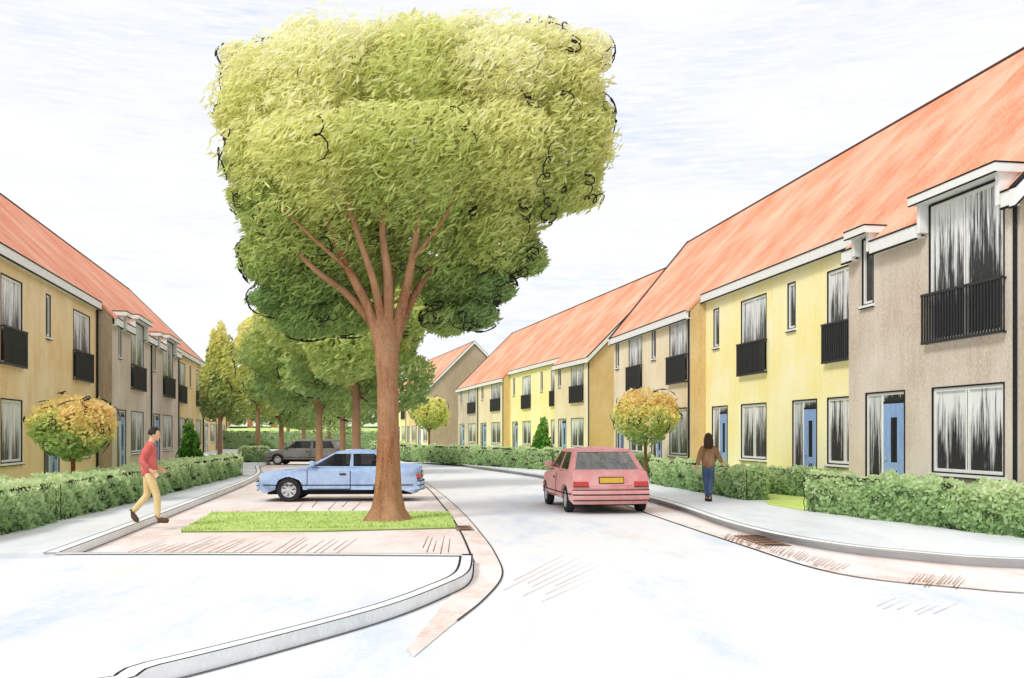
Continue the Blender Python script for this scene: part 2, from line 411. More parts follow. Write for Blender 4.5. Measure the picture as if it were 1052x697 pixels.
def window(root, x0, x1, z0, z1, leaves=2, pane='curtained_glass', sill=True):
    b = MB()
    rect_ring(b, x0+.004, x1-.004, z0+.004, z1-.004, .028, -.012, .05, 1)     # dark outer bead
    rect_ring(b, x0+.032, x1-.032, z0+.032, z1-.032, .06, .02, .085, 0)
    iw = (x1-x0-.064)/leaves
    for k in range(1, leaves):
        xm = x0+.032+iw*k
        b.box(xm-.055, xm-.012, .025, .085, z0+.092, z1-.092, 0); b.box(xm+.012, xm+.055, .025, .085, z0+.092, z1-.092, 0)
        b.box(xm-.012, xm+.012, .03, .085, z0+.092, z1-.092, 1)
    if sill: b.box(x0-.05, x1+.05, -.06, .02, z0-.05, z0+.002, 0); b.box(x0-.05, x1+.05, -.064, -.02, z0-.07, z0-.051, 1)
    w = b.build('window', ['white_paint','ink'], root)
    for k in range(leaves):
        p = MB(); xa, xb = x0+.032+iw*k+(.05 if k else .05), x0+.032+iw*(k+1)-.05
        p.box(xa, xb, .06, .075, z0+.085, z1-.085)
        p.build('pane', pane, w)
    return w

def railing(root, x0, x1, z0, z1):
    b = MB(); y0, y1 = -.13, -.10
    b.box(x0-.08, x1+.08, y0-.012, y1+.012, z1-.05, z1); b.box(x0-.08, x1+.08, y0-.005, y1+.005, z0-.02, z0+.03)
    n = int((x1-x0)/.085)
    for k in range(n+1):
        x = x0-.06+(x1-x0+.12)*k/n
        b.box(x-.016, x+.016, y0, y1, z0+.03, z1-.05)
    for x in (x0-.05, x1+.02):
        b.box(x, x+.03, y1+.012, .01, z1-.045, z1-.01); b.box(x, x+.03, y1+.005, .01, z0-.015, z0+.02)
    return b.build('balcony_railing', 'dark_metal', root)

def doorset(root, x0, x1, z1, colour='blue_door', zd=None):
    z0 = KH+.05; zd = zd or z1-.27; xm = x0+(x1-x0)*.42
    b = MB()
    rect_ring(b, x0+.004, x1-.004, z0, z1-.004, .03, -.012, .05, 1)
    rect_ring(b, x0+.034, x1-.034, z0+.03, z1-.034, .05, .02, .085, 0)
    b.box(xm-.03, xm+.03, .022, .085, z0+.08, z1-.084, 0); b.box(xm+.03, x1-.084, .024, .085, zd, zd+.05, 1)
    f = b.build('door_frame', ['white_paint','ink'], root)
    p = MB(); p.box(x0+.08, xm-.025, .05, .07, z0+.075, z1-.08); p.build('side_light', 'dark_glass', f)
    p = MB(); p.box(xm+.028, x1-.08, .05, .07, zd+.048, z1-.08); p.build('top_light', 'dark_glass', f)
    d = MB(); xa, xb = xm+.03, x1-.084
    c = (xa+xb)/2; wp = (xb-xa)*.16
    d.box(xa, c-wp, .03, .07, z0+.08, zd); d.box(c+wp, xb, .03, .07, z0+.08, zd)
    d.box(c-wp, c+wp, .03, .07, z0+.08, z0+.35); d.box(c-wp, c+wp, .03, .07, z0+.75, z0+.92); d.box(c-wp, c+wp, .03, .07, zd-.3, zd)
    dr = d.build('door', colour, root)
    p = MB(); p.box(c-wp, c+wp, .045, .06, z0+.92, zd-.3); p.build('door_pane', 'ink', dr)
    p = MB(); p.box(c-wp, c+wp, .045, .06, z0+.35, z0+.75); p.build('door_pane', 'dark_glass', dr)
    p = MB(); p.tube([(xa+.08,.03,z0+1.0),(xa+.08,-.02,z0+1.0),(xa+.2,-.02,z0+1.0)], .012, 6); p.build('handle', 'rim_metal', dr)

def house(origin, ang, L, p, wall, end, label, ground, upper, dormer=False, first=False, last=False, door='blue_door', group=None, skew=0, pipe=True):
    """origin: facade corner at local x = 0, local +y runs into the house"""
    root = thing('terraced_house', label, 'house', (origin[0], origin[1], 0), ang, group)
    g = .004; x0, x1 = g, L-g
    yr = W_H+p; eave = RIDGE-(RIDGE-EAVE0)/W_H*yr; yb = yr+W_H
    sl = (RIDGE-EAVE0)/W_H
    top = eave-.16
    ex = lambda y: -skew*min(1,max(0,y)/yr)     # party wall set askew where the row bends
    holes = []
    for kind, a, c in ground: holes.append((a, c, HS(1.06), HS(2.47)) if kind == 'w' else (a, c, KH+.05, HS(2.47)))
    dorm = []
    for kind, a, c in upper:
        if kind == 'f': z0, z1 = HS(3.2), (HS(5.5) if dormer else min(HS(5.14), top-.12))
        else: z0, z1 = HS(4.1), (HS(5.36) if dormer else min(HS(5.18), top-.1))
        holes.append((a, c, z0, z1))
        if dormer: dorm.append((a, c, z1))
    b = MB(); wall_front(b, L, top, holes)
    # rear wall and, under the roof, party walls
    wo = b.build('wall', wall, root)
    b = MB(); b.face([(x1,yb,0),(x0+ex(yb),yb,0),(x0+ex(yb),yb,EAVE0-.16),(x1,yb,EAVE0-.16)]); b.build('rear_wall', wall, root)
    for nm, x in (('end_wall', x0), ('end_wall', x1)):
        e = MB(); q = [(x,0,0),(x,yb,0),(x,yb,EAVE0-.16),(x,yr,RIDGE-.16),(x,0,top)]
        if x == x0: q = [(a+ex(y_),y_,z_) for a,y_,z_ in q][::-1]
        e.face(q); e.build(nm, end, root)
    # roof: front slope in strips so that window heads can break the eave
    rf = MB(); oh = .16; th = .13
    xs = [x0] + [v for d in sorted(dorm) for v in (d[0]-.14, d[1]+.14)] + [x1]
    for i in range(len(xs)-1):
        a, c = xs[i], xs[i+1]
        ys = -oh
        for d in dorm:
            if abs(d[0]-.14-a) < 1e-6: ys = (d[2]+.10-eave)/sl
        ze = eave+ys*sl
        ar = a+(ex(yr) if i == 0 else 0)
        rf.hexa([(a,ys,ze-th),(c,ys,ze-th),(c,yr,RIDGE-th),(ar,yr,RIDGE-th),(a,ys,ze),(c,ys,ze),(c,yr,RIDGE),(ar,yr,RIDGE)])
    rf.hexa([(x0+ex(yr),yr,RIDGE-th),(x1,yr,RIDGE-th),(x1,yb+oh,EAVE0-oh*sl-th),(x0+ex(yr),yb+oh,EAVE0-oh*sl-th),(x0+ex(yr),yr,RIDGE),(x1,yr,RIDGE),(x1,yb+oh,EAVE0-oh*sl),(x0+ex(yr),yb+oh,EAVE0-oh*sl)])
    ro = rf.build('roof', 'roof_tile', root)
    rc = MB(); rc.tube([(x0+ex(yr),yr,RIDGE-.02),(x1,yr,RIDGE-.02)], .07, 8); rc.build('ridge_tile', 'dark_ridge', ro)
    # fascia with a dark gutter lip
    segs = []; cur = x0
    for d in sorted(dorm): segs.append((cur, d[0]-.145)); cur = d[1]+.145
    segs.append((cur, x1))
    for a, c in segs:
        if c-a < .05: continue
        fa = MB()
        zt = eave-oh*sl-.005
        fa.box(a, c, -oh-.03, -oh+.08, zt-.27, zt-.01, 0); fa.box(a, c, -oh-.05, -oh+.0, zt-.305, zt-.272, 1)
        fa.box(a, c, -oh-.05, -oh-.0, zt-.008, zt+.02, 1); fa.box(a, c, -oh+.08, .0, zt-.27, zt-.24, 0)
        fa.build('fascia', ['white_paint','ink'], root)
    for d in dorm:
        dm = MB(); a, c, z1 = d; yk = (z1+.1-eave)/sl
        for xa in (a-.12, c+.004): dm.box(xa, xa+.116, -.19, yk, top-.2, z1+.02, 0)
        dm.box(a-.2, c+.2, -.34, yk+.1, z1+.02, z1+.17, 0); dm.box(a-.21, c+.21, -.35, yk+.1, z1+.171, z1+.2, 1)
        dm.box(a-.2, c+.2, -.345, -.3, z1+.0, z1+.019, 1)
        dm.box(a-.005, c+.005, .09, yk, top-.1, z1+.02, 1)
        dm.build('window_head', ['white_paint','ink'], root)
    if first or last:
        for flag, x, sg in ((first, 0, -1), (last, L, 1)):
            if not flag: continue
            v = MB(); xa, xb = sorted((x+sg*.0, x+sg*.16))
            for (y_a, z_a, y_b, z_b) in ((-oh-.05, eave-(oh+.05)*sl, yr, RIDGE), (yr, RIDGE, yb+oh, EAVE0-oh*sl)):
                ea, eb = (ex(y_a), ex(y_b)) if flag is first and x == 0 else (0, 0)
                vb = lambda lo_, hi_, k, mi: v.hexa([(xa-k+ea,y_a,z_a+lo_),(xb+k+ea,y_a,z_a+lo_),(xb+k+eb,y_b,z_b+lo_),(xa-k+eb,y_b,z_b+lo_),(xa-k+ea,y_a,z_a+hi_),(xb+k+ea,y_a,z_a+hi_),(xb+k+eb,y_b,z_b+hi_),(xa-k+eb,y_b,z_b+hi_)], mi)
                vb(-.26, .03, 0, 0); vb(.032, .08, .01, 1); vb(-.30, -.262, .012, 1)
            v.build('verge_board', ['white_paint','ink'], root)
    if pipe:
      dp = MB(); dp.tube([(L-.07,-.05,.1),(L-.07,-.05,top-.1)], .035, 6); dp.build('downpipe', 'ink', root)
    for kind, a, c in ground:
        if kind == 'w': window(root, a, c, HS(1.06), HS(2.47), 2)
        elif kind == 'd': doorset(root, a, c, HS(2.47), door)
    for (kind, a, c), h in zip(upper, holes[len(ground):]):
        if kind == 'f':
            window(root, a, c, h[2], h[3], 2, sill=False); railing(root, a, c, h[2], HS(4.02))
        else: window(root, a, c, h[2], h[3], 1, 'dark_glass')
    return root
plain('dark_ridge', (.10,.05,.035,1), .8, .1, .3)

def row(org, ang, specs):
    ax = Vector((math.cos(ang), math.sin(ang))); ay = Vector((-ax.y, ax.x))
    for s in specs:
        s = dict(s); x = s.pop('x'); o = Vector(org) + ax*x - ay*s['p']
        house((o.x, o.y), ang, **s)
P = .54
def std(L, d0=.1, d1=.34, n0=.14, n1=.22, f0=.55, f1=.88):
    return dict(ground=[('d', d0*L, d1*L), ('w', f0*L, f1*L)], upper=[('n', n0*L, n1*L), ('f', f0*L, f1*L)])
GR = 'terraced houses on the right of the street'
GL = 'terraced houses on the left of the street'
aR = math.atan2(-.987, .159)
row((6.64, 33.36), aR, [
    dict(x=-10, pipe=False, L=4.7, p=P, skew=5.4, wall='beige_render', end='ochre_end', first=True, group=GR, label='beige terraced house behind the round autumn tree, far end of the nearest right row', ground=[('d',.35,1.6),('w',2.5,4.3)], upper=[('n',.35,.85),('f',2.4,4.3)]),
    dict(x=-5.3, L=5.3, p=P, wall='beige_render', end='ochre_end', group=GR, label='beige terraced house projecting just beyond the bright yellow pair, ochre end wall in view', ground=[('d',.85,2.15),('w',3.05,4.95)], upper=[('n',.9,1.4),('f',3.05,4.95)]),
    dict(x=0, L=5.4, p=0, pipe=False, wall='yellow_render', end='ochre_end', group=GR, label='bright yellow terraced house behind the walking woman, next to the beige house', ground=[('d',.6,2.0),('w',3.1,5.0)], upper=[('n',.75,1.25),('f',3.1,5.0)]),
    dict(x=5.4, L=5.4, p=0, wall='yellow_render', end='ochre_end', group=GR, label='bright yellow terraced house right beside the large taupe house', ground=[('d',1.3,2.75),('w',3.3,5.0)], upper=[('n',1.0,1.5),('f',3.3,5.0)]),
    dict(x=10.8, L=5.9, p=P, wall='taupe_render', end='taupe_end', dormer=True, last=True, group=GR, label='large taupe terraced house at the right edge whose tall windows break through the eave', ground=[('d',.75,2.35),('w',3.3,5.5)], upper=[('n',.6,1.1),('f',3.2,5.5)]),
])
aM = math.atan2(-.972, .236)
xM = lambda t: 42.9-t
fo = Vector((4.3,53.76)) + Vector((-.236,.972))*42.9
ay = Vector((.972,.236))
fo = fo + ay*P
row((fo.x, fo.y), aM, [
    dict(x=2.9, L=9.5, p=P, wall='taupe_render', end='taupe_end', first=True, group=GR, label='small looking taupe terraced house at the far end of the middle row', **std(9.5)),
    dict(x=12.4, L=9.5, p=P-.02, wall='beige_render', end='ochre_end', group=GR, label='beige terraced house between the taupe house and the pale yellow pair of the middle row', **std(9.5)),
    dict(x=21.9, L=7, p=0, pipe=False, wall='yellow_render', end='ochre_end', group=GR, label='pale yellow terraced house of the middle row, beside the ochre corner strip', **std(7)),
    dict(x=28.9, L=7, p=0, wall='yellow_render', end='ochre_end', group=GR, label='pale yellow terraced house of the middle row, behind the green cone shrub', **std(7, .3, .5, .26, .33, .62, .92)),
    dict(x=35.9, L=7, p=P, wall='beige_render', end='ochre_end', last=True, group=GR, label='beige terraced house with a tall ochre gable end, above the red car', **std(7, .12, .36, .12, .2, .5, .84)),
])
aF = math.atan2(-.967, .253)
near = Vector((-8.6,100.8)); fo = near + Vector((-.253,.967))*32
row((fo.x, fo.y), aF, [
    dict(x=0, L=8, p=0, wall='pale_ochre_render', end='ochre_end', first=True, group=GR, label='ochre terraced house farthest down the street, seen between the tree trunks', **std(8)),
    dict(x=8, L=8, p=0, wall='yellow_render', end='ochre_end', group=GR, label='far yellow terraced house, second from the end, glimpsed left of the big trunk', **std(8)),
    dict(x=16, L=8, p=0, wall='pale_ochre_render', end='taupe_end', group=GR, label='far ochre terraced house largely hidden behind the big tree trunk', **std(8)),
    dict(x=24, L=8, p=0, wall='yellow_render', end='taupe_end', last=True, group=GR, label='far yellow terraced house with a taupe gable, behind the small yellow round tree', **std(8)),
])
def left_pt(Z): return (-(8.26+.1927*Z), Z)
aL = math.atan2(.982, -.189)
def LZ(a): return (a-20.3)/.982
o0 = left_pt(20.3)
row(o0, aL, [
    dict(x=LZ(20.3), pipe=False, L=7.5, p=0, wall='pale_ochre_render', end='ochre_end', first=True, group=GL, label='ochre terraced house cut off by the left edge', ground=[('d',.8,2.3),('w',4.6,6.4)], upper=[('n',1.0,1.5),('f',4.6,6.4)]),
    dict(x=LZ(20.3)+7.5, L=7.7, p=0, wall='pale_ochre_render', end='ochre_end', group=GL, label='ochre terraced house with blue front door beside the left round autumn tree', ground=[('d',1.0,2.7),('w',4.5,6.6)], upper=[('n',1.2,1.7),('f',4.4,6.7)]),
    dict(x=LZ(20.3)+15.2, L=8.0, p=P, wall='taupe_render', end='taupe_end', dormer=True, group=GL, label='taupe terraced house on the left, nearer of two, beyond the round autumn tree', ground=[('d',.9,2.5),('w',3.5,6.2)], upper=[('n',1.1,1.6),('f',3.5,6.2)]),
    dict(x=LZ(20.3)+23.2, L=8.2, p=P, wall='taupe_render', end='taupe_end', dormer=True, group=GL, label='taupe terraced house on the left, farther of two, above the man in red', ground=[('d',.6,2.4),('w',3.3,6.2)], upper=[('n',.7,1.2),('f',3.3,6.4)]),
    dict(x=LZ(20.3)+31.4, pipe=False, L=7.5, p=0, wall='pale_ochre_render', end='ochre_end', group=GL, label='small ochre terraced house just beyond the taupe pair on the left', **std(7.5)),
    dict(x=LZ(20.3)+38.9, L=7.5, p=0, wall='pale_ochre_render', end='ochre_end', last=True, group=GL, label='ochre terraced house ending the left row, beside the slender tree', **std(7.5)),
])
o2 = Vector((-24.8,74.4)); aL2 = math.atan2(.982,-.19)
row(o2, aL2, [
    dict(x=0, L=9.9, p=0, wall='yellow_render', end='ochre_end', first=True, group=GL, door='white_paint', label='far yellow house left of the slender tree, beyond the end of the left row', **std(9.9)),
    dict(x=9.9, L=9.9, p=0, wall='pale_ochre_render', end='ochre_end', group=GL, door='white_paint', label='far ochre house behind the slender tree trunk, with white front door', **std(9.9)),
    dict(x=19.8, L=9.9, p=0, wall='pale_ochre_render', end='ochre_end', last=True, group=GL, label='far ochre house at the last corner on the left, before the green bank', **std(9.9)),
])
# low white buildings on the bank
def low_building(x0, x1, y, label, n):
    r = thing('low_building', label, 'building', (x0, y, 2.55)); w = x1-x0
    b = MB(); b.box(0, w, 0, 7, -.3, 2.5); b.build('wall', 'white_paint', r)
    b = MB(); b.box(-.1, w+.1, -.02, .0, -.3, .35); b.build('plinth', 'ink', r)
    b = MB(); b.hexa([(-.4,-.5,2.5),(w+.4,-.5,2.5),(w+.4,7.5,2.5),(-.4,7.5,2.5),(1.0,3,3.4),(w-1,3,3.4),(w-1,4,3.4),(1,4,3.4)]); b.build('roof', 'taupe_end', r)
    for k in range(n):
        x = w*(k+.5)/n
        b = MB(); b.box(x-.45, x+.45, -.06, -.022, .0, 2.2); b.build('door', 'bark', r)
        b = MB(); b.box(x+1.0, x+2.2, -.05, -.022, 1.0, 2.0); b.build('window', 'dark_glass', r)
low_building(-52,-33, 158, 'low white building on the far green bank, left of the tree trunks', 5)
low_building(-31,-12, 160, 'low white building on the far green bank, partly behind the tree trunks', 5)

# ------------------------------------------------------------------ foliage
def lerp3(a, b, t): return a + (b-a)*t[:, None]
def leaf_cloud(pts, size, aspect, cols, direction=None, spread=.6, twigs=None):
    """elongated leaves at the points; returns verts, faces, colours"""
    n = len(pts)
    d = rng.normal(size=(n,3))
    if direction is not None: d = np.array(direction)[None,:]*1.0 + d*spread
    d /= np.linalg.norm(d, axis=1)[:,None]
    q = rng.normal(size=(n,3)); q -= (q*d).sum(1)[:,None]*d; q /= np.linalg.norm(q, axis=1)[:,None]
    l = size*rng.uniform(.6,1.4,n)[:,None]; w = l/aspect
    v = np.empty((n,6,3))
    v[:,0] = pts-d*l; v[:,1] = pts-d*l*.35+q*w; v[:,2] = pts+d*l*.4+q*w*.9
    v[:,3] = pts+d*l; v[:,4] = pts+d*l*.35-q*w; v[:,5] = pts-d*l*.4-q*w*.9
    return v.reshape(-1,3), cols
def leaf_mesh(name, pts, cols, size, aspect, parent=None, direction=None, spread=.6, extra=None, mats=('leaves','ink')):
    v, c = leaf_cloud(pts, size, aspect, cols, direction, spread)
    n = len(pts)
    ev = np.array(extra.v).reshape(-1,3) if extra and extra.v else np.zeros((0,3))
    ef = extra.f if extra else []
    nv = len(v)
    me = bpy.data.meshes.new(name)
    loops = np.concatenate([np.arange(nv), np.array([i+nv for f in ef for i in f], dtype=int)]) if ef else np.arange(nv)
    tot = np.concatenate([np.full(n,6), np.array([len(f) for f in ef], dtype=int)]) if ef else np.full(n,6)
    start = np.concatenate([[0], np.cumsum(tot)[:-1]])
    me.vertices.add(nv+len(ev)); me.vertices.foreach_set('co', np.concatenate([v,ev]).ravel())
    me.loops.add(len(loops)); me.loops.foreach_set('vertex_index', loops.astype(np.int32))
    me.polygons.add(len(tot)); me.polygons.foreach_set('loop_start', start.astype(np.int32)); me.polygons.foreach_set('loop_total', tot.astype(np.int32))
    for m in mats: me.materials.append(M[m])
    mi = np.concatenate([np.zeros(n,int), np.array(extra.m, dtype=int)+1]) if ef else np.zeros(n,int)
    me.polygons.foreach_set('material_index', mi.astype(np.int32))
    at = me.color_attributes.new('leaf', 'FLOAT_COLOR', 'POINT')
    cc = np.ones((nv+len(ev),4)); cc[:nv,:3] = np.repeat(c,6,axis=0)
    at.data.foreach_set('color', cc.ravel())
    me.update(); me.validate()
    o = bpy.data.objects.new(name, me); C.objects.link(o)
    if parent: o.parent = parent
    return o

def blob_points(blobs, n, shell=(.55,1.04), inside=.72, lump=.14):
    """points in the outer layer of a union of ellipsoids, with clump index"""
    B = np.array(blobs); area = (B[:,3]*B[:,4]+B[:,4]*B[:,5]+B[:,3]*B[:,5]); pr = area/area.sum()
    out = []; idx = []
    ph = rng.uniform(0,6.28,(len(B),3))
    while sum(len(o) for o in out) < n:
        k = rng.choice(len(B), n, p=pr); d = rng.normal(size=(n,3)); d /= np.linalg.norm(d,axis=1)[:,None]
        r = rng.uniform(0,1,n)**.5*(shell[1]-shell[0])+shell[0]
        r *= 1+lump*np.sin(d[:,0]*5+ph[k,0])*np.sin(d[:,1]*5+ph[k,1])+lump*np.sin(d[:,2]*6+ph[k,2])
        p = B[k,:3]+d*r[:,None]*B[k,3:6]
        ok = np.ones(n,bool)
        for j in range(len(B)):
            q = ((p-B[j,:3])/B[j,3:6]); ok &= ~((np.linalg.norm(q,axis=1) < inside) & (k != j))
        out.append(p[ok]); idx.append(k[ok])
    return np.concatenate(out)[:n], np.concatenate(idx)[:n]

def squiggles(blobs, n, length, rad, seed=0):
    """thin curled ink lines, added as a drawn outline over the crown"""
    rs = random.Random(seed); b = MB(); done = tries = 0
    while done < n and tries < n*60:
        tries += 1
        B = Vector((0,0,0)); q = rs.choice(blobs); c = Vector(q[:3]); ra = Vector(q[3:6])
        d = Vector((rs.gauss(0,1), rs.gauss(0,.75), rs.gauss(0,.8))).normalized()
        tan = d.orthogonal().normalized(); tan.rotate(Matrix.Rotation(rs.uniform(0,6.28),3,d))
        if rs.random() < .6: tan = (Vector((0,0,rs.choice((-1,1))))-d*d.z*rs.choice((-1,1)))
        tan = (tan-d*tan.dot(d)); tan = tan.normalized() if tan.length > .05 else d.orthogonal().normalized()
        m = (ra.x+ra.y+ra.z)/3; L = length*rs.uniform(.5,1.4); loops = max(2, int(L/.26/max(.25,length)))
        am = .085*length; pts = []; N = loops*7; w = rs.uniform(0,6); bi = d.cross(tan)
        jig = [rs.uniform(.5,1.5) for _ in range(loops+1)]
        for k in range(N):
            t = k/N; A_ = am*jig[k//7]; ph = w+t*loops*6.28
            off = tan*(L*t+A_*1.25*math.cos(ph))+bi*(A_*1.1*math.sin(ph)+.25*am*math.sin(t*9+w))
            dd = (d+off/m).normalized()
            pts.append(c+Vector((dd.x*ra.x, dd.y*ra.y, dd.z*ra.z))*1.05+dd*.07)
        mid = pts[len(pts)//2]; bad = False
        for o_ in blobs:
            if o_ is q: continue
            e = mid-Vector(o_[:3])
            if (e.x/o_[3])**2+(e.y/o_[4])**2+(e.z/o_[5])**2 < 1.0: bad = True; break
        if bad: continue
        b.tube(pts, [rad*(.35+.65*math.sin(math.pi*(k+1)/(N+1))) for k in range(N)], 4, 0, cap=False); done += 1
    return b

def fr(p, pt): return [Vector(p)+Vector(q) for q in pt]
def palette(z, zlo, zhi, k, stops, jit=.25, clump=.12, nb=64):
    """leaf colour from height in the crown (sunlit tops and shaded undersides painted in, autumn hues too), clump and chance"""
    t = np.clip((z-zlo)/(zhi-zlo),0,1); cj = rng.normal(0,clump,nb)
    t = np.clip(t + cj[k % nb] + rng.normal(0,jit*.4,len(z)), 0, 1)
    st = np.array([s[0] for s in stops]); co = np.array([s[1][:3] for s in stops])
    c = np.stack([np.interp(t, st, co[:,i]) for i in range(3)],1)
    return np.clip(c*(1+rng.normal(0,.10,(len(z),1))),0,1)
GREENS = [(0,srgb(150,178,116)),(.2,srgb(180,198,120)),(.42,srgb(212,218,140)),(.62,srgb(236,236,164)),(.78,srgb(252,247,194)),(.9,srgb(254,251,214)),(1,srgb(255,253,228))]  # pale sunlit top and darker shaded underside put into the leaf colour
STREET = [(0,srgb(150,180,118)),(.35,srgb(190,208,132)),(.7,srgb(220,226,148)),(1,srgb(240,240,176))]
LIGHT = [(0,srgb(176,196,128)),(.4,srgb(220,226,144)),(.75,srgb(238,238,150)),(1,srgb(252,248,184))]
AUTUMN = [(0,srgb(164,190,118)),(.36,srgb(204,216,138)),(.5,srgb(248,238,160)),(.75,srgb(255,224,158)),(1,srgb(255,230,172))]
STROKE = (.78,.1,.62)

# the big tree
T = Vector((-2.41,18.75,.04))
big = thing('broadleaf_tree', 'very large broadleaf tree with a thick brown trunk on the grass strip', 'tree', T)
tr = MB()
def limb(pts, rads, n=10, wob=.03, sub=4):
    P_ = smooth_line3(pts, sub); rr = np.interp(np.linspace(0,len(pts)-1,len(P_)), range(len(pts)), rads)
    P_ = [p+Vector((random.uniform(-1,1),random.uniform(-1,1),0))*wob*r for p, r in zip(P_, rr)]
    tr.tube(P_, list(rr), n)
def smooth_line3(pts, n=4):
    pts = [Vector(p) for p in pts]; out = []
    for k in range(len(pts)-1):
        p0 = pts[max(k-1,0)]; p1 = pts[k]; p2 = pts[k+1]; p3 = pts[min(k+2,len(pts)-1)]
        for j in range(n):
            t = j/n; out.append(.5*((2*p1)+(p2-p0)*t+(2*p0-5*p1+4*p2-p3)*t*t+(-p0+3*p1-3*p2+p3)*t**3))
    out.append(pts[-1]); return out
# trunk with root flare: rings modulated by angle
rings = [(0,.46),(.08,.40),(.22,.32),(.5,.265),(1.0,.23),(1.8,.205),(2.7,.20),(3.3,.215),(3.7,.235),(3.95,.15)]
nz = 20; i0 = len(tr.v)
for z, r in rings:
    for j in range(nz):
        a = 2*math.pi*j/nz
        rr = r*(1+.16*max(0,1-z/.6)*math.sin(5*a+1)+.035*math.sin(7*a+z*2)+.02*math.sin(11*a))
        tr.v.append((rr*math.cos(a)*(1.12 if z > 3 else 1)+.03*math.sin(z), rr*math.sin(a), z))
for k in range(len(rings)-1):
    for j in range(nz):
        a = i0+k*nz+j; c = i0+k*nz+(j+1) % nz; tr.f.append((a,c,c+nz,a+nz)); tr.m.append(0)
for pts, rads in (
    ([(-.12,0,3.3),(-.35,-.1,4.1),(-.75,-.5,4.9),(-1.15,-1.0,5.9),(-1.5,-1.2,6.8)], [.2,.15,.11,.07,.03]),
    ([(-.15,0,3.6),(-.7,.1,4.3),(-1.35,-.3,4.8),(-2.0,-.8,5.5),(-2.6,-.9,6.2)], [.15,.12,.085,.05,.02]),
    ([(-.05,0,3.5),(-.2,-.4,4.5),(-.45,-1.2,5.4),(-.7,-1.7,6.3)], [.16,.11,.075,.03]),
    ([(.02,0,3.5),(.05,-.3,4.6),(.0,-.9,5.4),(.1,-1.4,6.2),(.05,-1.0,7.4)], [.19,.14,.1,.07,.03]),
    ([(.12,0,3.4),(.38,-.2,4.4),(.62,-.9,5.3),(.8,-1.5,6.2),(1.0,-1.5,7.2)], [.2,.14,.095,.06,.03]),
    ([(.15,.05,3.5),(.6,.2,4.5),(1.3,.2,5.4),(2.1,.0,6.2)], [.16,.11,.07,.03]),
    ([(0,.1,3.5),(-.1,.9,5),(-.2,1.6,6.5)], [.16,.1,.04]),
    ([(0,0,3.8),(.05,.2,5.5),(0,.2,7.5),(.1,0,8.9)], [.2,.15,.09,.03]),
    ([(-.6,-.4,4.7),(-1.3,-1.4,5.3),(-1.9,-1.9,5.9)], [.06,.04,.015]),
    ([(.5,-.6,4.9),(1.2,-1.6,5.6),(1.6,-2.0,6.4)], [.06,.04,.015])):
    limb([(x_, y_*.7, z_) for x_, y_, z_ in pts], [r*.66 for r in rads])
tr.build('trunk', 'bark', big, smooth=True)
def bx(px, py, dy, rx, ry, rz):   # blob from picture measures at the tree's distance
    k = 53.5; return ((px-397)/k, dy, CAM_H+(HZ-py)/k-.04, rx/k, ry, rz/k)
big_blobs = [bx(288,108,.2,62,1.6,58), bx(285,170,.1,52,1.6,52), bx(345,108,0,75,2.2,66), bx(430,108,0,80,2.4,66), bx(510,106,0,72,2.2,64),
             bx(568,90,.1,50,1.6,50), bx(575,150,.1,50,1.5,52), bx(548,185,.3,44,1.4,38), bx(340,175,-.2,75,2.4,60), bx(430,175,-.3,85,2.6,62), bx(510,165,0,72,2.2,56),
             bx(300,235,.3,46,1.5,36), bx(290,215,.2,44,1.4,40), bx(355,250,.9,60,1.5,42), bx(440,245,.9,70,1.5,45), bx(510,240,.4,42,1.3,40), bx(275,262,.7,34,1.2,30), bx(300,290,1.0,40,1.1,24), bx(330,285,1.1,46,1.1,26), bx(470,283,1.1,50,1.1,28), bx(258,85,.2,28,1.0,26),bx(612,120,.2,18,.8,22),
             bx(400,72,0,120,1.8,28), bx(520,68,0,90,1.6,28)]
for q_ in [bx(236,122,.1,14,.5,14), bx(243,172,.1,14,.6,12), bx(252,205,.1,16,.7,13), bx(258,256,.4,17,.7,15), bx(244,60,.1,18,.6,14), bx(606,52,.1,22,.7,16), bx(616,150,.1,14,.5,15), bx(596,196,.1,22,.8,16), bx(560,205,.1,20,.8,16), bx(545,262,.4,16,.7,17), bx(508,292,.5,20,.8,14), bx(488,318,.8,22,.7,14), bx(455,322,1.0,26,.8,16), bx(300,322,1.1,30,.9,18), bx(345,318,1.2,34,.9,18), bx(268,302,.9,22,.8,14), bx(585,70,0,30,1,24), bx(320,46,0,30,1,14), bx(480,42,0,36,1,14), bx(560,44,0,24,1,12)]: big_blobs.append(q_)
pts, k = blob_points(big_blobs, 185000, shell=(.5,1.02), inside=.66, lump=.07)
p2_, k2_ = blob_points(big_blobs, 9000, shell=(1.0,1.16), inside=1.0, lump=.07)
pts = np.concatenate([pts, p2_]); k = np.concatenate([k, k2_])
# openings through which limbs show
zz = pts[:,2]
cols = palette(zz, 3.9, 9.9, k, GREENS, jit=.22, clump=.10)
leaf_mesh('crown', pts, cols, .080, 5.0, big, STROKE, .5, squiggles(big_blobs, 120, 1.25, .016, 3))

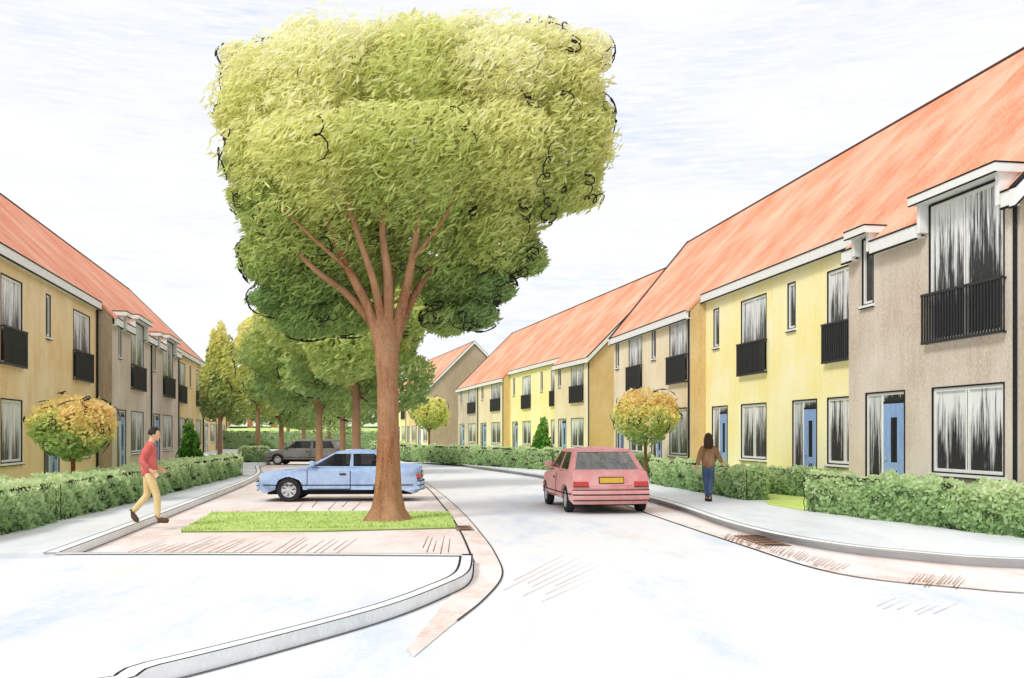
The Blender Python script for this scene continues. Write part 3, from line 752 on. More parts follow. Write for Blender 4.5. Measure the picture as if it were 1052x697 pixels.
def street_tree(px, Y, H, rx, zlo, label, stops, leaves=7000, trunk_r=.17, lean=0, tall=False, mat='trunk_grey', name='broadleaf_tree', group='street trees down the middle and left'):
    X = (px-526)*Y/F
    r = thing(name, label, 'tree', (X, Y, .0), 0, group)
    b = MB(); zf = zlo+.35*(H-zlo)
    b.tube(smooth_line3([(0,0,0),(0,0,.3),(lean*.5,0,zlo*.6),(lean,0,zlo+.2),(lean,0,zf)],3), list(np.interp(np.linspace(0,4,13),[0,1,2,3,4],[trunk_r*1.5,trunk_r,trunk_r*.85,trunk_r*.7,trunk_r*.3])), 10)
    for j in range(6):
        a = j*1.05+random.random(); e = rx*random.uniform(.5,.75)
        b.tube([(lean,0,zlo-.3+.12*j),(lean+.35*e*math.cos(a),.35*e*math.sin(a),zlo+.5+.1*j),(lean+e*math.cos(a),e*math.sin(a),zlo+1.4+.15*j)], [trunk_r*.5,trunk_r*.33,trunk_r*.12], 6)
    b.build('trunk', mat, r, smooth=True)
    blobs = []; cz = (H+zlo)/2; rz = (H-zlo)/2
    blobs.append((lean,0,cz,rx*.72,rx*.72,rz*.85) if not tall else (lean,0,cz-.3,rx*.55,rx*.55,rz*.8))
    for j in range(11):
        a = j*2.4+random.uniform(-.3,.3); h = (j+.5)/11
        rad = rx*(math.sin(math.pi*min(1,.18+.8*h))**.8 if not tall else 1.05*(1-h)**.7+.12)*.62
        kk = 1 if not tall else 1.15-.75*h
        blobs.append((lean+rad*math.cos(a), rad*math.sin(a), zlo+.3+(H-zlo-.9)*h, rx*.42*kk, rx*.42*kk, rz*.34))
    pts, k = blob_points(blobs, leaves, shell=(.55,1.06), inside=.6, lump=.08)
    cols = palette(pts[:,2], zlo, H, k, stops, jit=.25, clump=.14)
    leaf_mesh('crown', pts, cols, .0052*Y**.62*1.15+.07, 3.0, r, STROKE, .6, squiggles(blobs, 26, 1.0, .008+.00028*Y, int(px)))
    return r
street_tree(366, 30, 8.6, 2.75, 2.9, 'broadleaf tree next behind the big tree, trunk showing just left of its trunk', STREET, 24000, .16)
street_tree(328, 40, 8.6, 3.1, 2.8, 'broadleaf tree whose trunk crosses the grey car', STREET, 16000, .16)
street_tree(352, 48, 8.6, 2.9, 2.8, 'broadleaf tree with a thin trunk between the grey car and the big trunk', STREET, 12000, .17)
street_tree(289, 66, 8.6, 3.4, 2.5, 'broadleaf tree far back behind the bonnet of the grey car', STREET, 11000, .2)
street_tree(265, 58, 8.8, 2.0, 3.2, 'yellow green broadleaf tree right of the slender one, far left side', LIGHT, 7000, .17)
street_tree(226, 48, 7.2, 1.15, 2.4, 'slender yellow green tree beyond the left hedge', LIGHT, 5500, .13, tall=True, name='slender_tree')
street_tree(312, 84, 9, 4.2, 2.3, 'broadleaf tree at the far end of the row, behind the other trunks', STREET, 6000, .2)
street_tree(338, 92, 9, 4.0, 2.4, 'broadleaf tree deep in the street beside the far ochre houses', STREET, 6000, .2)
street_tree(296, 112, 10, 5.2, 2.6, 'small looking broadleaf tree before the low white building', STREET, 5000, .25)

def round_tree(px, Y, zc, r_, trunk_top, label, stops, leaves=4200, group='small round ornamental trees'):
    X = (px-526)*Y/F
    t = thing('round_tree', label, 'tree', (X, Y, KH), 0, group); zc -= KH
    b = MB(); b.tube([(0,0,0),(.01,0,.3),(0,0,trunk_top)], [.075,.055,.05], 8)
    for j in range(7):
        a = j*.9+.3; e = r_*.62
        b.tube([(0,0,trunk_top-.05*j*.5),(.35*e*math.cos(a),.35*e*math.sin(a),trunk_top+.28),(e*math.cos(a),e*math.sin(a),zc+r_*.15)], [.035,.025,.008], 6)
    b.build('trunk', 'bark_dark', t, smooth=True)
    blobs = [(0,0,zc,r_*.78,r_*.78,r_*.8)]
    for j in range(14):
        a = j*2.4; e = random.uniform(-.5,.75); c = math.sqrt(1-min(.9,e*e))
        blobs.append((r_*.62*math.cos(a)*c, r_*.62*math.sin(a)*c, zc+r_*.62*e, r_*.4, r_*.4, r_*.38))
    pts, k = blob_points(blobs, leaves, shell=(.6,1.05), inside=.6, lump=.06)
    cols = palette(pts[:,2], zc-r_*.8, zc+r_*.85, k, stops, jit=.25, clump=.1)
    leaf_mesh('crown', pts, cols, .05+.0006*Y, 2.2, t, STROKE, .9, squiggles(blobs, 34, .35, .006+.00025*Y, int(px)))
round_tree(75, 22.3, 1.83, .94, 1.0, 'round autumn coloured tree behind the left hedge', AUTUMN, 6000)
round_tree(663, 33.6, 2.3, 1.16, 1.45, 'round autumn coloured tree on the right pavement behind the red car', AUTUMN, 5000)
round_tree(441, 60, 2.9, 1.25, 1.8, 'round yellow green tree in front of the far taupe gable', LIGHT, 3500)

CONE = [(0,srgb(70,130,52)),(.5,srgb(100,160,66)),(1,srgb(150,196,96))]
def cone_shrub(px, Y, h, r_, label):
    t = thing('cone_shrub', label, 'shrub', ((px-526)*Y/F, Y, KH), 0, 'cone shaped garden shrubs')
    b = MB(); b.tube([(0,0,0),(0,0,h*.6)], [.05,.02], 6); b.build('stem', 'bark_dark', t)
    blobs = [(random.uniform(-.15,.15)*r_, random.uniform(-.15,.15)*r_, h*(.2+.16*j), r_*(1-.17*j), r_*(1-.17*j), h*.2) for j in range(5)]
    pts, k = blob_points(blobs, 2400, shell=(.5,1.1), inside=.5, lump=.1)
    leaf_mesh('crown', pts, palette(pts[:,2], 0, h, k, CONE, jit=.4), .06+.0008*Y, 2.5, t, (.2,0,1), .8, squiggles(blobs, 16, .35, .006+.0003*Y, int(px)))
cone_shrub(196, 33.5, 1.95, .46, 'bright green cone shrub behind the left hedge')
cone_shrub(557, 52, 2.3, .62, 'bright green cone shrub in front of the middle yellow houses')

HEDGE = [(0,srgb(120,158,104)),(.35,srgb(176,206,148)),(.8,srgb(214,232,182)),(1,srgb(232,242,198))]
def hedge(a, c, thick, h, label, leaves=None, sg=1, z0=KH, group='clipped hedges along the front gardens'):
    """a, c: ends of the front face; sg: +1 if the hedge body lies to the left of a->c"""
    a = Vector(a)*.93; c = Vector(c)*.93; h *= .86; L = (c-a).length; ang = math.atan2(c.y-a.y, c.x-a.x); mid = (a+c)/2
    t = thing('hedge', label, 'hedge', (a.x, a.y, z0), ang, group)
    b = MB(); nx, ny, nzz = max(2,int(L/.5)), 3, 3
    ys = (.06,thick-.06) if sg > 0 else (-(thick-.06),-.06)
    b.box(.07, L-.07, ys[0], ys[1], 0, h-.07); core = b.build('branches', 'hedge_core', t)
    n = leaves or int(min(26000, (L*h*2+L*thick+2*h*thick)*700))
    A = np.array([L*h, L*h, L*thick, h*thick, h*thick]); f = rng.choice(5, n, p=A/A.sum())
    u, v = rng.uniform(0,1,n), rng.uniform(0,1,n); w = np.abs(rng.normal(0,.05,n))-.06*(rng.uniform(0,1,n)<.3)-.01
    p = np.zeros((n,3)); T_ = sg*thick
    lumpy = lambda s, q: .05*np.sin(s*2.3+q)+.04*np.sin(s*5.1+q*2)+.03*np.sin(s*11+q*3)
    for k in range(5):
        m = f == k
        if k < 2: p[m] = np.stack([u[m]*L, (w[m]+lumpy(u[m]*L,v[m]*3))*sg if k == 0 else T_-(w[m]+lumpy(u[m]*L,1))*sg, v[m]*h],1)
        elif k == 2: p[m] = np.stack([u[m]*L, v[m]*T_, h-w[m]+lumpy(u[m]*L,v[m]*4)],1)
        else: p[m] = np.stack([w[m] if k == 3 else L-w[m], u[m]*T_, v[m]*h],1)
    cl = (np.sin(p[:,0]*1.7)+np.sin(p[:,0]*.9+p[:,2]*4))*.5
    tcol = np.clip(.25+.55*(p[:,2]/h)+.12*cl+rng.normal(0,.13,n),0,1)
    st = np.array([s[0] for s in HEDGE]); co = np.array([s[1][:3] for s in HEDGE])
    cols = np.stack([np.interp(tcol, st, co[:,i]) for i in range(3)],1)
    ex = MB(); rs = random.Random(int(L*100))
    D = (a.y+c.y)/2; rad = .0042+.00022*D
    for i in range(int(L*4.0)+3):      # added ink outline curls: along the top edge, the foot and over the face
        x = rs.uniform(0,L); mode = rs.random(); pts = []; w0 = rs.uniform(0,6); ln = rs.uniform(.25,.8)
        zb = h+.01 if mode < .42 else (.03 if mode < .72 else rs.uniform(.2,h-.15))
        for s in range(12):
            xx = x+(s/12-.5)*ln+.05*math.sin(w0+s*1.7)
            if not -.03 < xx < L+.03: continue
            zz_ = zb+(.05 if mode > .3 else .035)*math.sin(w0*2+s*1.25); yy = -sg*(.035+.02*math.sin(w0+s))
            if mode < .42: yy += sg*rs.uniform(0,.05)
            pts.append((xx, yy, max(.0,zz_)))
        if len(pts) > 3: ex.tube(pts, rad, 4, 0, cap=False)
    for sgn in (0, L):                 # end corners
        pts = [(sgn+(.03 if sgn else -.03)+.025*math.sin(q*1.9), -sg*.03, h*q/10) for q in range(11)]; ex.tube(pts, rad, 4, 0, cap=False)
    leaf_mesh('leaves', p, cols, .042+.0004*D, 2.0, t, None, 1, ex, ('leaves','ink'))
    return t
V2 = lambda x, y: (x, y, 0)
hedge(V2(6.5,21.5), V2(9.1,13.7), 1.0, .82, 'long clipped hedge in front of the large taupe house', sg=1, leaves=24000)
hedge(V2(4.75,33.4), V2(6.04,24.98), .5, .84, 'clipped hedge beside the walking woman', sg=1, leaves=15000)
hedge(V2(6.94,28.6), V2(8.33,25.4), .4, .72, 'low hedge under the yellow house wall, behind the small grass gap', sg=1, leaves=6000)
hedge(V2(2.0,44.9), V2(4.45,37.6), 1.0, .95, 'hedge hidden partly behind the red car, left of the round tree', sg=1, leaves=7000)
hedge(V2(-6.4,61.5), V2(1.9,45.1), 1.0, 1.0, 'long hedge along the far bend in front of the middle row', sg=1, leaves=12000)
hedge(V2(-13.5,92), V2(-6.9,63), 1.0, 1.0, 'far hedge behind the big trunk and the blue car', sg=1, leaves=7000)
hedge(V2(-8.25,12.6), V2(-8.83,18.75), 1.0, .76, 'clipped hedge at the left edge, before the notch', sg=1, leaves=16000)
hedge(V2(-8.9,19.15), V2(-10.15,30.6), .95, .76, 'long clipped hedge behind the man in the red jacket', sg=1, leaves=20000)
hedge(V2(-10.22,31.0), V2(-11.2,40.3), .95, .8, 'last hedge of the left pavement, below the slender tree', sg=1, leaves=9000)
hedge(V2(-38,108), V2(-15,110), 1.2, 2.1, 'far hedge closing the street end before the green bank', sg=1, leaves=8000)
hedge(V2(-16.0,58), V2(-14.6,58.5), 3.5, .9, 'dark low hedge beyond the left pavement near the slender tree', sg=1, leaves=4000)
hedge(V2(-10.1,18.9), V2(-12.0,19.2), .6, .85, 'short hedge dividing the left front gardens', sg=-1, leaves=4000)

# ------------------------------------------------------------------ cars
def car(name, label, loc, rz, L, W, paint, prof, belt, roof, wr, ax, cab, tag_plate=None, three_door=True, glass='car_glass', rear='rear_glass', group=None, tl=1.0):
    """x forward. prof: upper outline of the lower body from nose to tail; cab: (windscreen base x, top front x, top rear x, rear base x)"""
    t = thing(name, label, 'car', loc, rz, group)
    sill = .2
    def side(x, z):
        pl = 1-.11*abs(2*x/L)**4; pv = 1-.10*((z-.52)/.55)**2
        return W/2*pl*pv
    out = [(x, z) for x, z in prof]
    bot = []
    for cx in (-ax/2-.05, ax/2+.05):
        n = 12; rr = wr+.055
        bot.append([(cx-rr*math.cos(math.pi*q/n), max(sill, wr+rr*math.sin(math.pi*q/n))) for q in range(n+1)])
    lower = [(-L/2+.05, sill+.08), (-L/2+.12, sill)] + bot[0] + bot[1] + [(L/2-.14, sill), (L/2-.05, sill+.08)]
    poly = out + lower          # out runs nose -> tail, lower tail -> nose
    bm = bmesh.new()
    va = [bm.verts.new((x, W/2, z)) for x, z in poly]; vb = [bm.verts.new((x, -W/2, z)) for x, z in poly]
    bm.faces.new(va[::-1] if False else va); bm.faces.new(vb[::-1])
    for k in range(len(poly)):
        j = (k+1) % len(poly); bm.faces.new([va[j], va[k], vb[k], vb[j]])
    for z in (.33,.46,.6,.74): bmesh.ops.bisect_plane(bm, geom=bm.verts[:]+bm.edges[:]+bm.faces[:], plane_co=(0,0,z), plane_no=(0,0,1))
    for i in range(1,10):
        bmesh.ops.bisect_plane(bm, geom=bm.verts[:]+bm.edges[:]+bm.faces[:], plane_co=(-L/2+L*i/10,0,0), plane_no=(1,0,0))
    for y in (-W*.25, 0, W*.25):
        bmesh.ops.bisect_plane(bm, geom=bm.verts[:]+bm.edges[:]+bm.faces[:], plane_co=(0,y,0), plane_no=(0,1,0))
    for v in bm.verts:
        s = v.co.y/(W/2); v.co.y = s*side(v.co.x, v.co.z)
        v.co.x -= math.copysign(.10*s*s, v.co.x)*min(1,(abs(2*v.co.x/L))**6)
        if v.co.z > .6 and abs(v.co.x) > .1: v.co.z -= .03*s*s
    bmesh.ops.recalc_face_normals(bm, faces=bm.faces[:])
    me = bpy.data.meshes.new('body'); bm.to_mesh(me); bm.free(); me.materials.append(M[paint])
    bo = bpy.data.objects.new('body', me); C.objects.link(bo); bo.parent = t; soften(bo, .06, 3, 32)
    for pl_ in me.polygons: pl_.use_smooth = True
    # cabin: pillars and roof with real openings
    wb, tf, trr, rb = cab
    yb = W/2*.93-.03; yt = W/2*.70; cb = MB()
    zb = belt-.02
    base = {'fl':(wb, yb, zb), 'rl':(rb, yb, zb), 'fr':(wb,-yb,zb), 'rr':(rb,-yb,zb)}
    topv = {'fl':(tf, yt, roof-.03), 'rl':(trr, yt, roof-.03), 'fr':(tf,-yt,roof-.03), 'rr':(trr,-yt,roof-.03)}
    def framed(q, m):           # q: four corners bl, br, tr, tl; m: margins left,right,bottom,top (fractions); returns hole
        q = [Vector(p) for p in q]
        def at(u, v): return q[0].lerp(q[1],u).lerp(q[3].lerp(q[2],u), v)
        h = [at(m[0],m[2]), at(1-m[1],m[2]), at(1-m[1],1-m[3]), at(m[0],1-m[3])]
        for k in range(4): cb.face([q[k], q[(k+1)%4], h[(k+1)%4], h[k]])
        return h
    holes = []
    holes.append(('windscreen', framed([base['fr'],base['fl'],topv['fl'],topv['fr']], (.06,.06,.04,.08)), glass))
    holes.append(('rear_window', framed([base['rl'],base['rr'],topv['rr'],topv['rl']], (.07,.07,.08,.12)), rear))
    for s, f_, r_ in ((1,'fl','rl'),(-1,'fr','rr')):
        B0, B1, T0, T1 = (Vector(base[f_]), Vector(base[r_]), Vector(topv[f_]), Vector(topv[r_]))
        u = (wb-.35*(wb-rb)-.22-wb)/(rb-wb) if False else .50
        ut = min(.95, max(.05, ((B0.lerp(B1,u)).x - T0.x)/(T1.x-T0.x)))
        Mb, Mt = B0.lerp(B1,u), T0.lerp(T1,ut)
        # order so that faces look outwards is irrelevant for shading
        holes.append(('side_window', framed([B0,Mb,Mt,T0], (.10,.04,.08,.13)), glass))
        holes.append(('side_window', framed([Mb,B1,T1,Mt], (.05,.16,.08,.13)), glass))
    n = 6
    for i in range(n):          # crowned roof
        for j in range(n):
            def rp(a, c):
                x = tf+(trr-tf)*a; y = yt*(1-2*c); return (x, y, roof-.03+.05*math.sin(math.pi*a)**.7*math.sin(math.pi*c)**.6)
            cb.face([rp(i/n,j/n), rp((i+1)/n,j/n), rp((i+1)/n,(j+1)/n), rp(i/n,(j+1)/n)])
    co = cb.build('cabin', paint, t); so = co.modifiers.new('solid','SOLIDIFY'); so.thickness = .025; so.offset = 0; soften(co, .012, 2, 40)
    for nm, h, gm in holes:
        g = MB(); c_ = sum(h, Vector())/4; hh = [c_+(p-c_)*1.02 for p in h]; g.face(hh); g.build(nm, gm, co)
        r2 = MB(); r2.tube(hh+[hh[0]], .009, 4, cap=False); r2.build('window_seal', 'ink', co)
    for sx, sy in ((wb-.62,.36),(wb-.62,-.36),(rb+.55,.36),(rb+.55,-.36)):
        s_ = MB(); s_.box(sx-.1, sx+.06, sy-.24, sy+.24, zb-.06, zb+.16); s_.box(sx-.09, sx+.0, sy-.13, sy+.13, zb+.19, zb+.34)
        s_.tube([(sx-.04,sy,zb+.14),(sx-.04,sy,zb+.2)], .02, 6)
        soften(s_.build('seat', 'seat_fabric', t), .03, 2)
    # wheels
    for cx in (ax/2+.05, -ax/2-.05):
        for s in (1,-1):
            y1 = side(cx,.4)-.015; w_ = MB(); n = 28
            pr = [(wr*.62,y1-.005),(wr*.68,y1+.0),(wr*.95,y1-.01),(wr,y1-.04),(wr,y1-.14),(wr*.95,y1-.17),(wr*.62,y1-.17)]
            for i in range(n):
                a0, a1 = 2*math.pi*i/n, 2*math.pi*(i+1)/n
                for k in range(len(pr)-1):
                    (r0,y0),(r1,y2) = pr[k], pr[k+1]
                    w_.face([(cx+r0*math.cos(a0),s*y0,wr+r0*math.sin(a0)),(cx+r1*math.cos(a0),s*y2,wr+r1*math.sin(a0)),(cx+r1*math.cos(a1),s*y2,wr+r1*math.sin(a1)),(cx+r0*math.cos(a1),s*y0,wr+r0*math.sin(a1))])
            wo = w_.build('wheel', 'tyre_rubber', t, smooth=True)
            rm = MB(); ro_ = wr*.64
            for i in range(n):
                a0, a1 = 2*math.pi*i/n, 2*math.pi*(i+1)/n
                for (r0,d0),(r1,d1) in (((ro_,-.008),(ro_*.88,-.02)),((ro_*.88,-.02),(ro_*.4,-.012)),((ro_*.4,-.012),(0.001,.0))):
                    dark = (r0 < ro_*.9 and r0 > ro_*.5 and i % 4 == 1)
                    rm.face([(cx+r0*math.cos(a0),s*(y1+d0),wr+r0*math.sin(a0)),(cx+r1*math.cos(a0),s*(y1+d1),wr+r1*math.sin(a0)),(cx+r1*math.cos(a1),s*(y1+d1),wr+r1*math.sin(a1)),(cx+r0*math.cos(a1),s*(y1+d0),wr+r0*math.sin(a1))], 1 if dark else 0)
            rm.build('rim', ['rim_metal','ink'], wo)
    ub = MB(); ub.box(-L/2+.25, L/2-.25, -W*.30, W*.30, .17, .5); ub.build('underbody', 'ink', t)
    def patch(b, x0, x1, z0, z1, off, s, mi=0, nx=8, nz_=3):
        for i in range(nx):
            for k in range(nz_):
                q = []
                for a, c in ((i,k),(i+1,k),(i+1,k+1),(i,k+1)):
                    x = x0+(x1-x0)*a/nx; z = z0+(z1-z0)*c/nz_; q.append((x, s*(side(x,z)+off), z))
                b.face(q, mi)
    xd0, xd1 = wb-.02, (wb+rb)/2+.02
    for s in (1,-1):
        d = MB(); zt = belt-.09
        patch(d, xd1, xd0, sill+.12, zt, .004, s, 0)
        for q in ((xd1-.012,xd1+.006,sill+.12,zt),(xd0-.006,xd0+.012,sill+.2,zt),(xd1,xd0,sill+.108,sill+.128)): patch(d, *q, .007, s, 1, 6, 3)
        dd = d.build('door', [paint,'ink'], t)
        h = MB(); patch(h, xd1+.10, xd1+.26, belt-.2, belt-.16, .02, s, 0, 3, 1); h.build('handle', 'ink', dd)
        m_ = MB(); m_.box(wb-.2, wb-.08, s*(yb-.0), s*(yb+.17), belt+.02, belt+.15) if s > 0 else m_.box(wb-.2, wb-.08, -(yb+.17), -yb, belt+.02, belt+.15)
        soften(m_.build('wing_mirror', paint, dd), .03, 2)
        tm = MB(); patch(tm, -L/2+.2, L/2-.2, .405, .43, .006, s, 0, 16, 1); tm.build('side_trim', 'ink', t)
        if not three_door:
            d = MB(); xa = rb+.25
            patch(d, xa, xd1-.04, sill+.3, zt, .004, s, 0)
            patch(d, xa-.01, xa+.006, sill+.3, zt, .007, s, 1); d.build('door', [paint,'ink'], t)
    # ends: bumpers, lamps, plates
    def xend(y, z, front):
        s = y/(W/2); x = L/2 if front else -L/2
        lst = prof if front else prof[::-1]
        zz_ = [p[1] for p in lst]
        for k in range(len(lst)-1):
            (xa,za),(xb,zb_) = lst[k], lst[k+1]
            if za <= z <= zb_ : x = xa+(xb-xa)*((z-za)/(zb_-za+1e-9)); break
        return x-math.copysign(.10*s*s, x)*min(1,abs(2*x/L)**6)
    def endpatch(b, y0, y1, z0, z1, off, front, mi=0, n=10):
        sg = 1 if front else -1
        for i in range(n):
            ya, yb_ = y0+(y1-y0)*i/n, y0+(y1-y0)*(i+1)/n
            ka, kb = side(L/2-.05,z0)/(W/2)*1.0, 1
            P0 = [(xend(ya,z0,front)+sg*off,ya,z0),(xend(yb_,z0,front)+sg*off,yb_,z0),(xend(yb_,z1,front)+sg*off,yb_,z1),(xend(ya,z1,front)+sg*off,ya,z1)]
            P1 = [(p[0]-sg*.06,p[1],p[2]) for p in P0]
            b.hexa([P1[0],P1[1],P0[1],P0[0],P1[3],P1[2],P0[2],P0[3]], mi)
    ww = side(L/2-.06,.5)
    for front in (True, False):
        bb = MB(); endpatch(bb, -ww, ww, .30, .50, .045, front, 0)
        endpatch(bb, -ww*1.002, ww*1.002, .395, .42, .052, front, 1); endpatch(bb, -ww*1.002, ww*1.002, .50, .515, .047, front, 1); endpatch(bb, -ww*1.002, ww*1.002, .283, .30, .047, front, 1)
        bb.build('bumper', [paint,'ink'], t)
        zl = .585
        for s in (1,-1):
            y0, y1 = sorted((s*ww*.60, s*ww*.985))
            lm = MB(); endpatch(lm, y0, y1, zl, zl+(.12 if front else .10*tl), .012, front, 0, 4)
            rim = MB(); endpatch(lm, y0-.012, y1+.0, zl-.014, zl-.001, .016, front, 1, 4)
            lm.build('headlight' if front else 'tail_light', ['lamp_clear' if front else 'lamp_red','ink'], t)
    if front or True:
        gr = MB(); endpatch(gr, -ww*.5, ww*.5, .56, .66, .008, True, 0); gr.build('grille', 'ink', t)
    pz = tag_plate or .62
    pm = MB(); endpatch(pm, -.27, .27, pz-.015, pz+.125, .012, False, 1, 4); endpatch(pm, -.255, .255, pz, pz+.11, .018, False, 0, 4); pm.build('number_plate', ['plate_yellow','ink'], t)
    return t
# prof runs nose (low) -> tail (low)
prof_blue = [(2.05,.3),(2.07,.5),(2.03,.66),(1.95,.72),(1.5,.79),(.95,.85),(.4,.87),(-.6,.88),(-1.2,.9),(-1.45,.93),(-1.95,.93),(-2.04,.88),(-2.06,.6),(-2.04,.3)]
car('parked_car', 'light blue two door car parked in the bay behind the big tree', (-4.36,25.05,.008), math.pi+R(2), 4.12, 1.66, 'blue_paint', prof_blue, .87, 1.27, .30, 2.35, (.78,.05,-.92,-1.42))
prof_red = [(1.92,.3),(1.94,.5),(1.9,.66),(1.8,.72),(1.3,.82),(.8,.88),(.2,.9),(-.8,.91),(-1.3,.93),(-1.62,.93),(-1.78,.88),(-1.86,.6),(-1.84,.3)]
h = R(90+8)
car('driving_car', 'pinkish red hatchback with yellow number plate driving away along the street', (1.86,22.5,.0), h, 3.9, 1.84, 'red_paint', prof_red, .91, 1.38, .29, 2.3, (.85,.25,-.95,-1.45), .66)
prof_grey = [(2.1,.3),(2.12,.5),(2.06,.66),(1.95,.72),(1.4,.82),(.95,.88),(.3,.9),(-.8,.91),(-1.6,.92),(-2.08,.92),(-2.12,.88),(-2.14,.6),(-2.12,.3)]
car('parked_car', 'pale grey estate car parked farther back among the tree trunks', (-11.4,53.6,.008), math.pi+R(-3), 4.3, 1.68, 'grey_paint', prof_grey, .9, 1.38, .30, 2.5, (1.0,.35,-1.75,-2.1), three_door=False, rear='car_glass')

# ------------------------------------------------------------------ people
def skin_obj(nodes, edges, sub=2, root=0):
    me = bpy.data.meshes.new('tmp'); me.from_pydata([n[0] for n in nodes], edges, [])
    o = bpy.data.objects.new('tmp', me); C.objects.link(o)
    o.modifiers.new('skin','SKIN'); sd = o.modifiers.new('sub','SUBSURF'); sd.levels = sub; sd.render_levels = sub
    if not me.skin_vertices: me.skin_vertices.new()
    for i, n in enumerate(nodes):
        r = n[1]; me.skin_vertices[0].data[i].radius = (r, r) if not hasattr(r,'__len__') else r
        me.skin_vertices[0].data[i].use_root = (i == root)
    dg = bpy.context.evaluated_depsgraph_get(); dg.update()
    m2 = bpy.data.meshes.new_from_object(o.evaluated_get(dg)); bpy.data.objects.remove(o)
    q = bmesh.new(); q.from_mesh(m2); bmesh.ops.recalc_face_normals(q, faces=q.faces[:]); q.to_mesh(m2); q.free()
    return m2
def join_meshes(ms, name, mat, parent, voxel=None, smooth=True):
    bm = bmesh.new()
    for m in ms: bm.from_mesh(m)
    me = bpy.data.meshes.new(name); bm.to_mesh(me); bm.free(); me.materials.append(M[mat])
    o = bpy.data.objects.new(name, me); C.objects.link(o)
    if voxel:
        r = o.modifiers.new('rm','REMESH'); r.mode = 'VOXEL'; r.voxel_size = voxel
        dg = bpy.context.evaluated_depsgraph_get(); dg.update()
        m2 = bpy.data.meshes.new_from_object(o.evaluated_get(dg)); o.modifiers.clear(); o.data = m2
        m2.name = name; m2.materials.clear(); m2.materials.append(M[mat])
    for p in o.data.polygons: p.use_smooth = smooth; p.material_index = 0
    if parent: o.parent = parent
    return o
def ellipsoid(c, r, seg=20, rot=None, shape=None):
    bm = bmesh.new(); bmesh.ops.create_uvsphere(bm, u_segments=seg, v_segments=seg//2+2, radius=1)
    for v in bm.verts:
        p = Vector(v.co)
        if shape: p = shape(p)
        p = Vector((p.x*r[0], p.y*r[1], p.z*r[2]))
        if rot: p = rot @ p
        v.co = p+Vector(c)
    me = bpy.data.meshes.new('e'); bm.to_mesh(me); bm.free(); return me
def person(label, loc, rz, J, cloth, hair, H=1):
    """J: joints, facing +x, y left. One continuous body; clothes and hair are children"""
    t = thing('person', label, 'person', loc, rz)
    v = {k: Vector(p) for k, p in J.items()}
    # body skeleton
    def chain(*nd, sub=2): return skin_obj([(tuple(p), r) for p, r in nd], [(q, q+1) for q in range(len(nd)-1)], sub)
    hands = []
    parts = [chain((v['pelvis']-Vector((0,0,.06)),(.13,.105)), (v['belly'],(.135,.11)), (v['chest'],(.15,.115)), (v['chest'].lerp(v['neck'],.75),(.10,.085)), (v['neck'],.062), (v['headbase'],.058), (v['headbase'].lerp(v['head'],.5),.058))]
    for s in ('l','r'):
        d_ = (v['ha_'+s]-v['wr_'+s])*.35
        parts.append(chain((v['chest'].lerp(v['sh_'+s],.3),.07), (v['sh_'+s],.06), (v['el_'+s],.046), (v['wr_'+s],.032), (v['ha_'+s]+d_,(.046,.03))))
        parts.append(chain((v['pelvis'].lerp(v['hip_'+s],.3),.09), (v['hip_'+s],.088), (v['kn_'+s],.06), (v['an_'+s],.04), (v['an_'+s].lerp(v['to_'+s],.75),.026)))
        hands.append((v['wr_'+s], v['ha_'+s], s))
    for w, hp, s in hands:       # four fingers and a thumb, slightly curled
        d = (hp-w).normalized(); side_ = Vector((1,0,0)) if abs(d.x) < .8 else Vector((0,0,1))
        side_ = (side_-d*side_.dot(d)).normalized(); curl = d.cross(side_)*(-1 if s == 'l' else 1)
        for q, ln in ((-.027,.066),(-.009,.078),(.009,.074),(.026,.058)):
            b0 = hp+side_*q*.8-d*.045; p1 = hp+side_*q*1.1+d*.04; p2 = p1+d*ln*.5+curl*.014; p3 = p2+d*ln*.35+curl*.026
            parts.append(skin_obj([(tuple(b0),.015),(tuple(p1),.0135),(tuple(p2),.0125),(tuple(p3),.0115)], [(0,1),(1,2),(2,3)], 1))
        b0 = hp-d*.035+side_*.02; p1 = b0+side_*.03+d*.03; p2 = p1+d*.035+side_*.006
        parts.append(skin_obj([(tuple(b0-side_*.02),.016),(tuple(p1),.0135),(tuple(p2),.012)], [(0,1),(1,2)], 1))
    hd = v['head']; rot = Matrix.Rotation(J['tilt'][0],3,'Y') @ Matrix.Rotation(J['tilt'][1],3,'Z')
    def skull(p):
        p = p.copy()
        if p.z < 0: p.x *= 1-.10*(-p.z) ; p.y *= 1-.28*(-p.z)**1.2; p.x += .10*(-p.z)
        return p
    parts.append(ellipsoid(hd, (.098,.076,.122), 24, rot, skull))
    H3 = lambda x, y, z: tuple(hd+rot @ Vector((x,y,z)))
    parts.append(ellipsoid(H3(.10,0,-.022), (.022,.014,.026), 10, rot))       # nose
    parts.append(ellipsoid(H3(.082,0,-.088), (.024,.026,.02), 10, rot))        # chin
    parts.append(ellipsoid(H3(.09,0,-.055), (.012,.024,.009), 10, rot))       # lips
    for s in (1,-1):
        parts.append(ellipsoid(H3(-.005,s*.076,-.015), (.02,.010,.032), 10, rot))
        parts.append(ellipsoid(H3(.082,s*.032,.022), (.012,.022,.008), 8, rot))
    parts.append(skin_obj([(tuple(v['headbase']),.052),(tuple(hd-rot@Vector((.02,0,.05))),.06)], [(0,1)], 1))
    body = join_meshes(parts, 'body', 'skin', t, .005)
    for s in (1,-1):
        e = join_meshes([ellipsoid(H3(.088,s*.032,.002), (.008,.012,.006), 8, rot)], 'eye', 'ink', t)
    # clothes
    up, lo, shoe = cloth
    hem = v['pelvis'].lerp(v['belly'], -.95)
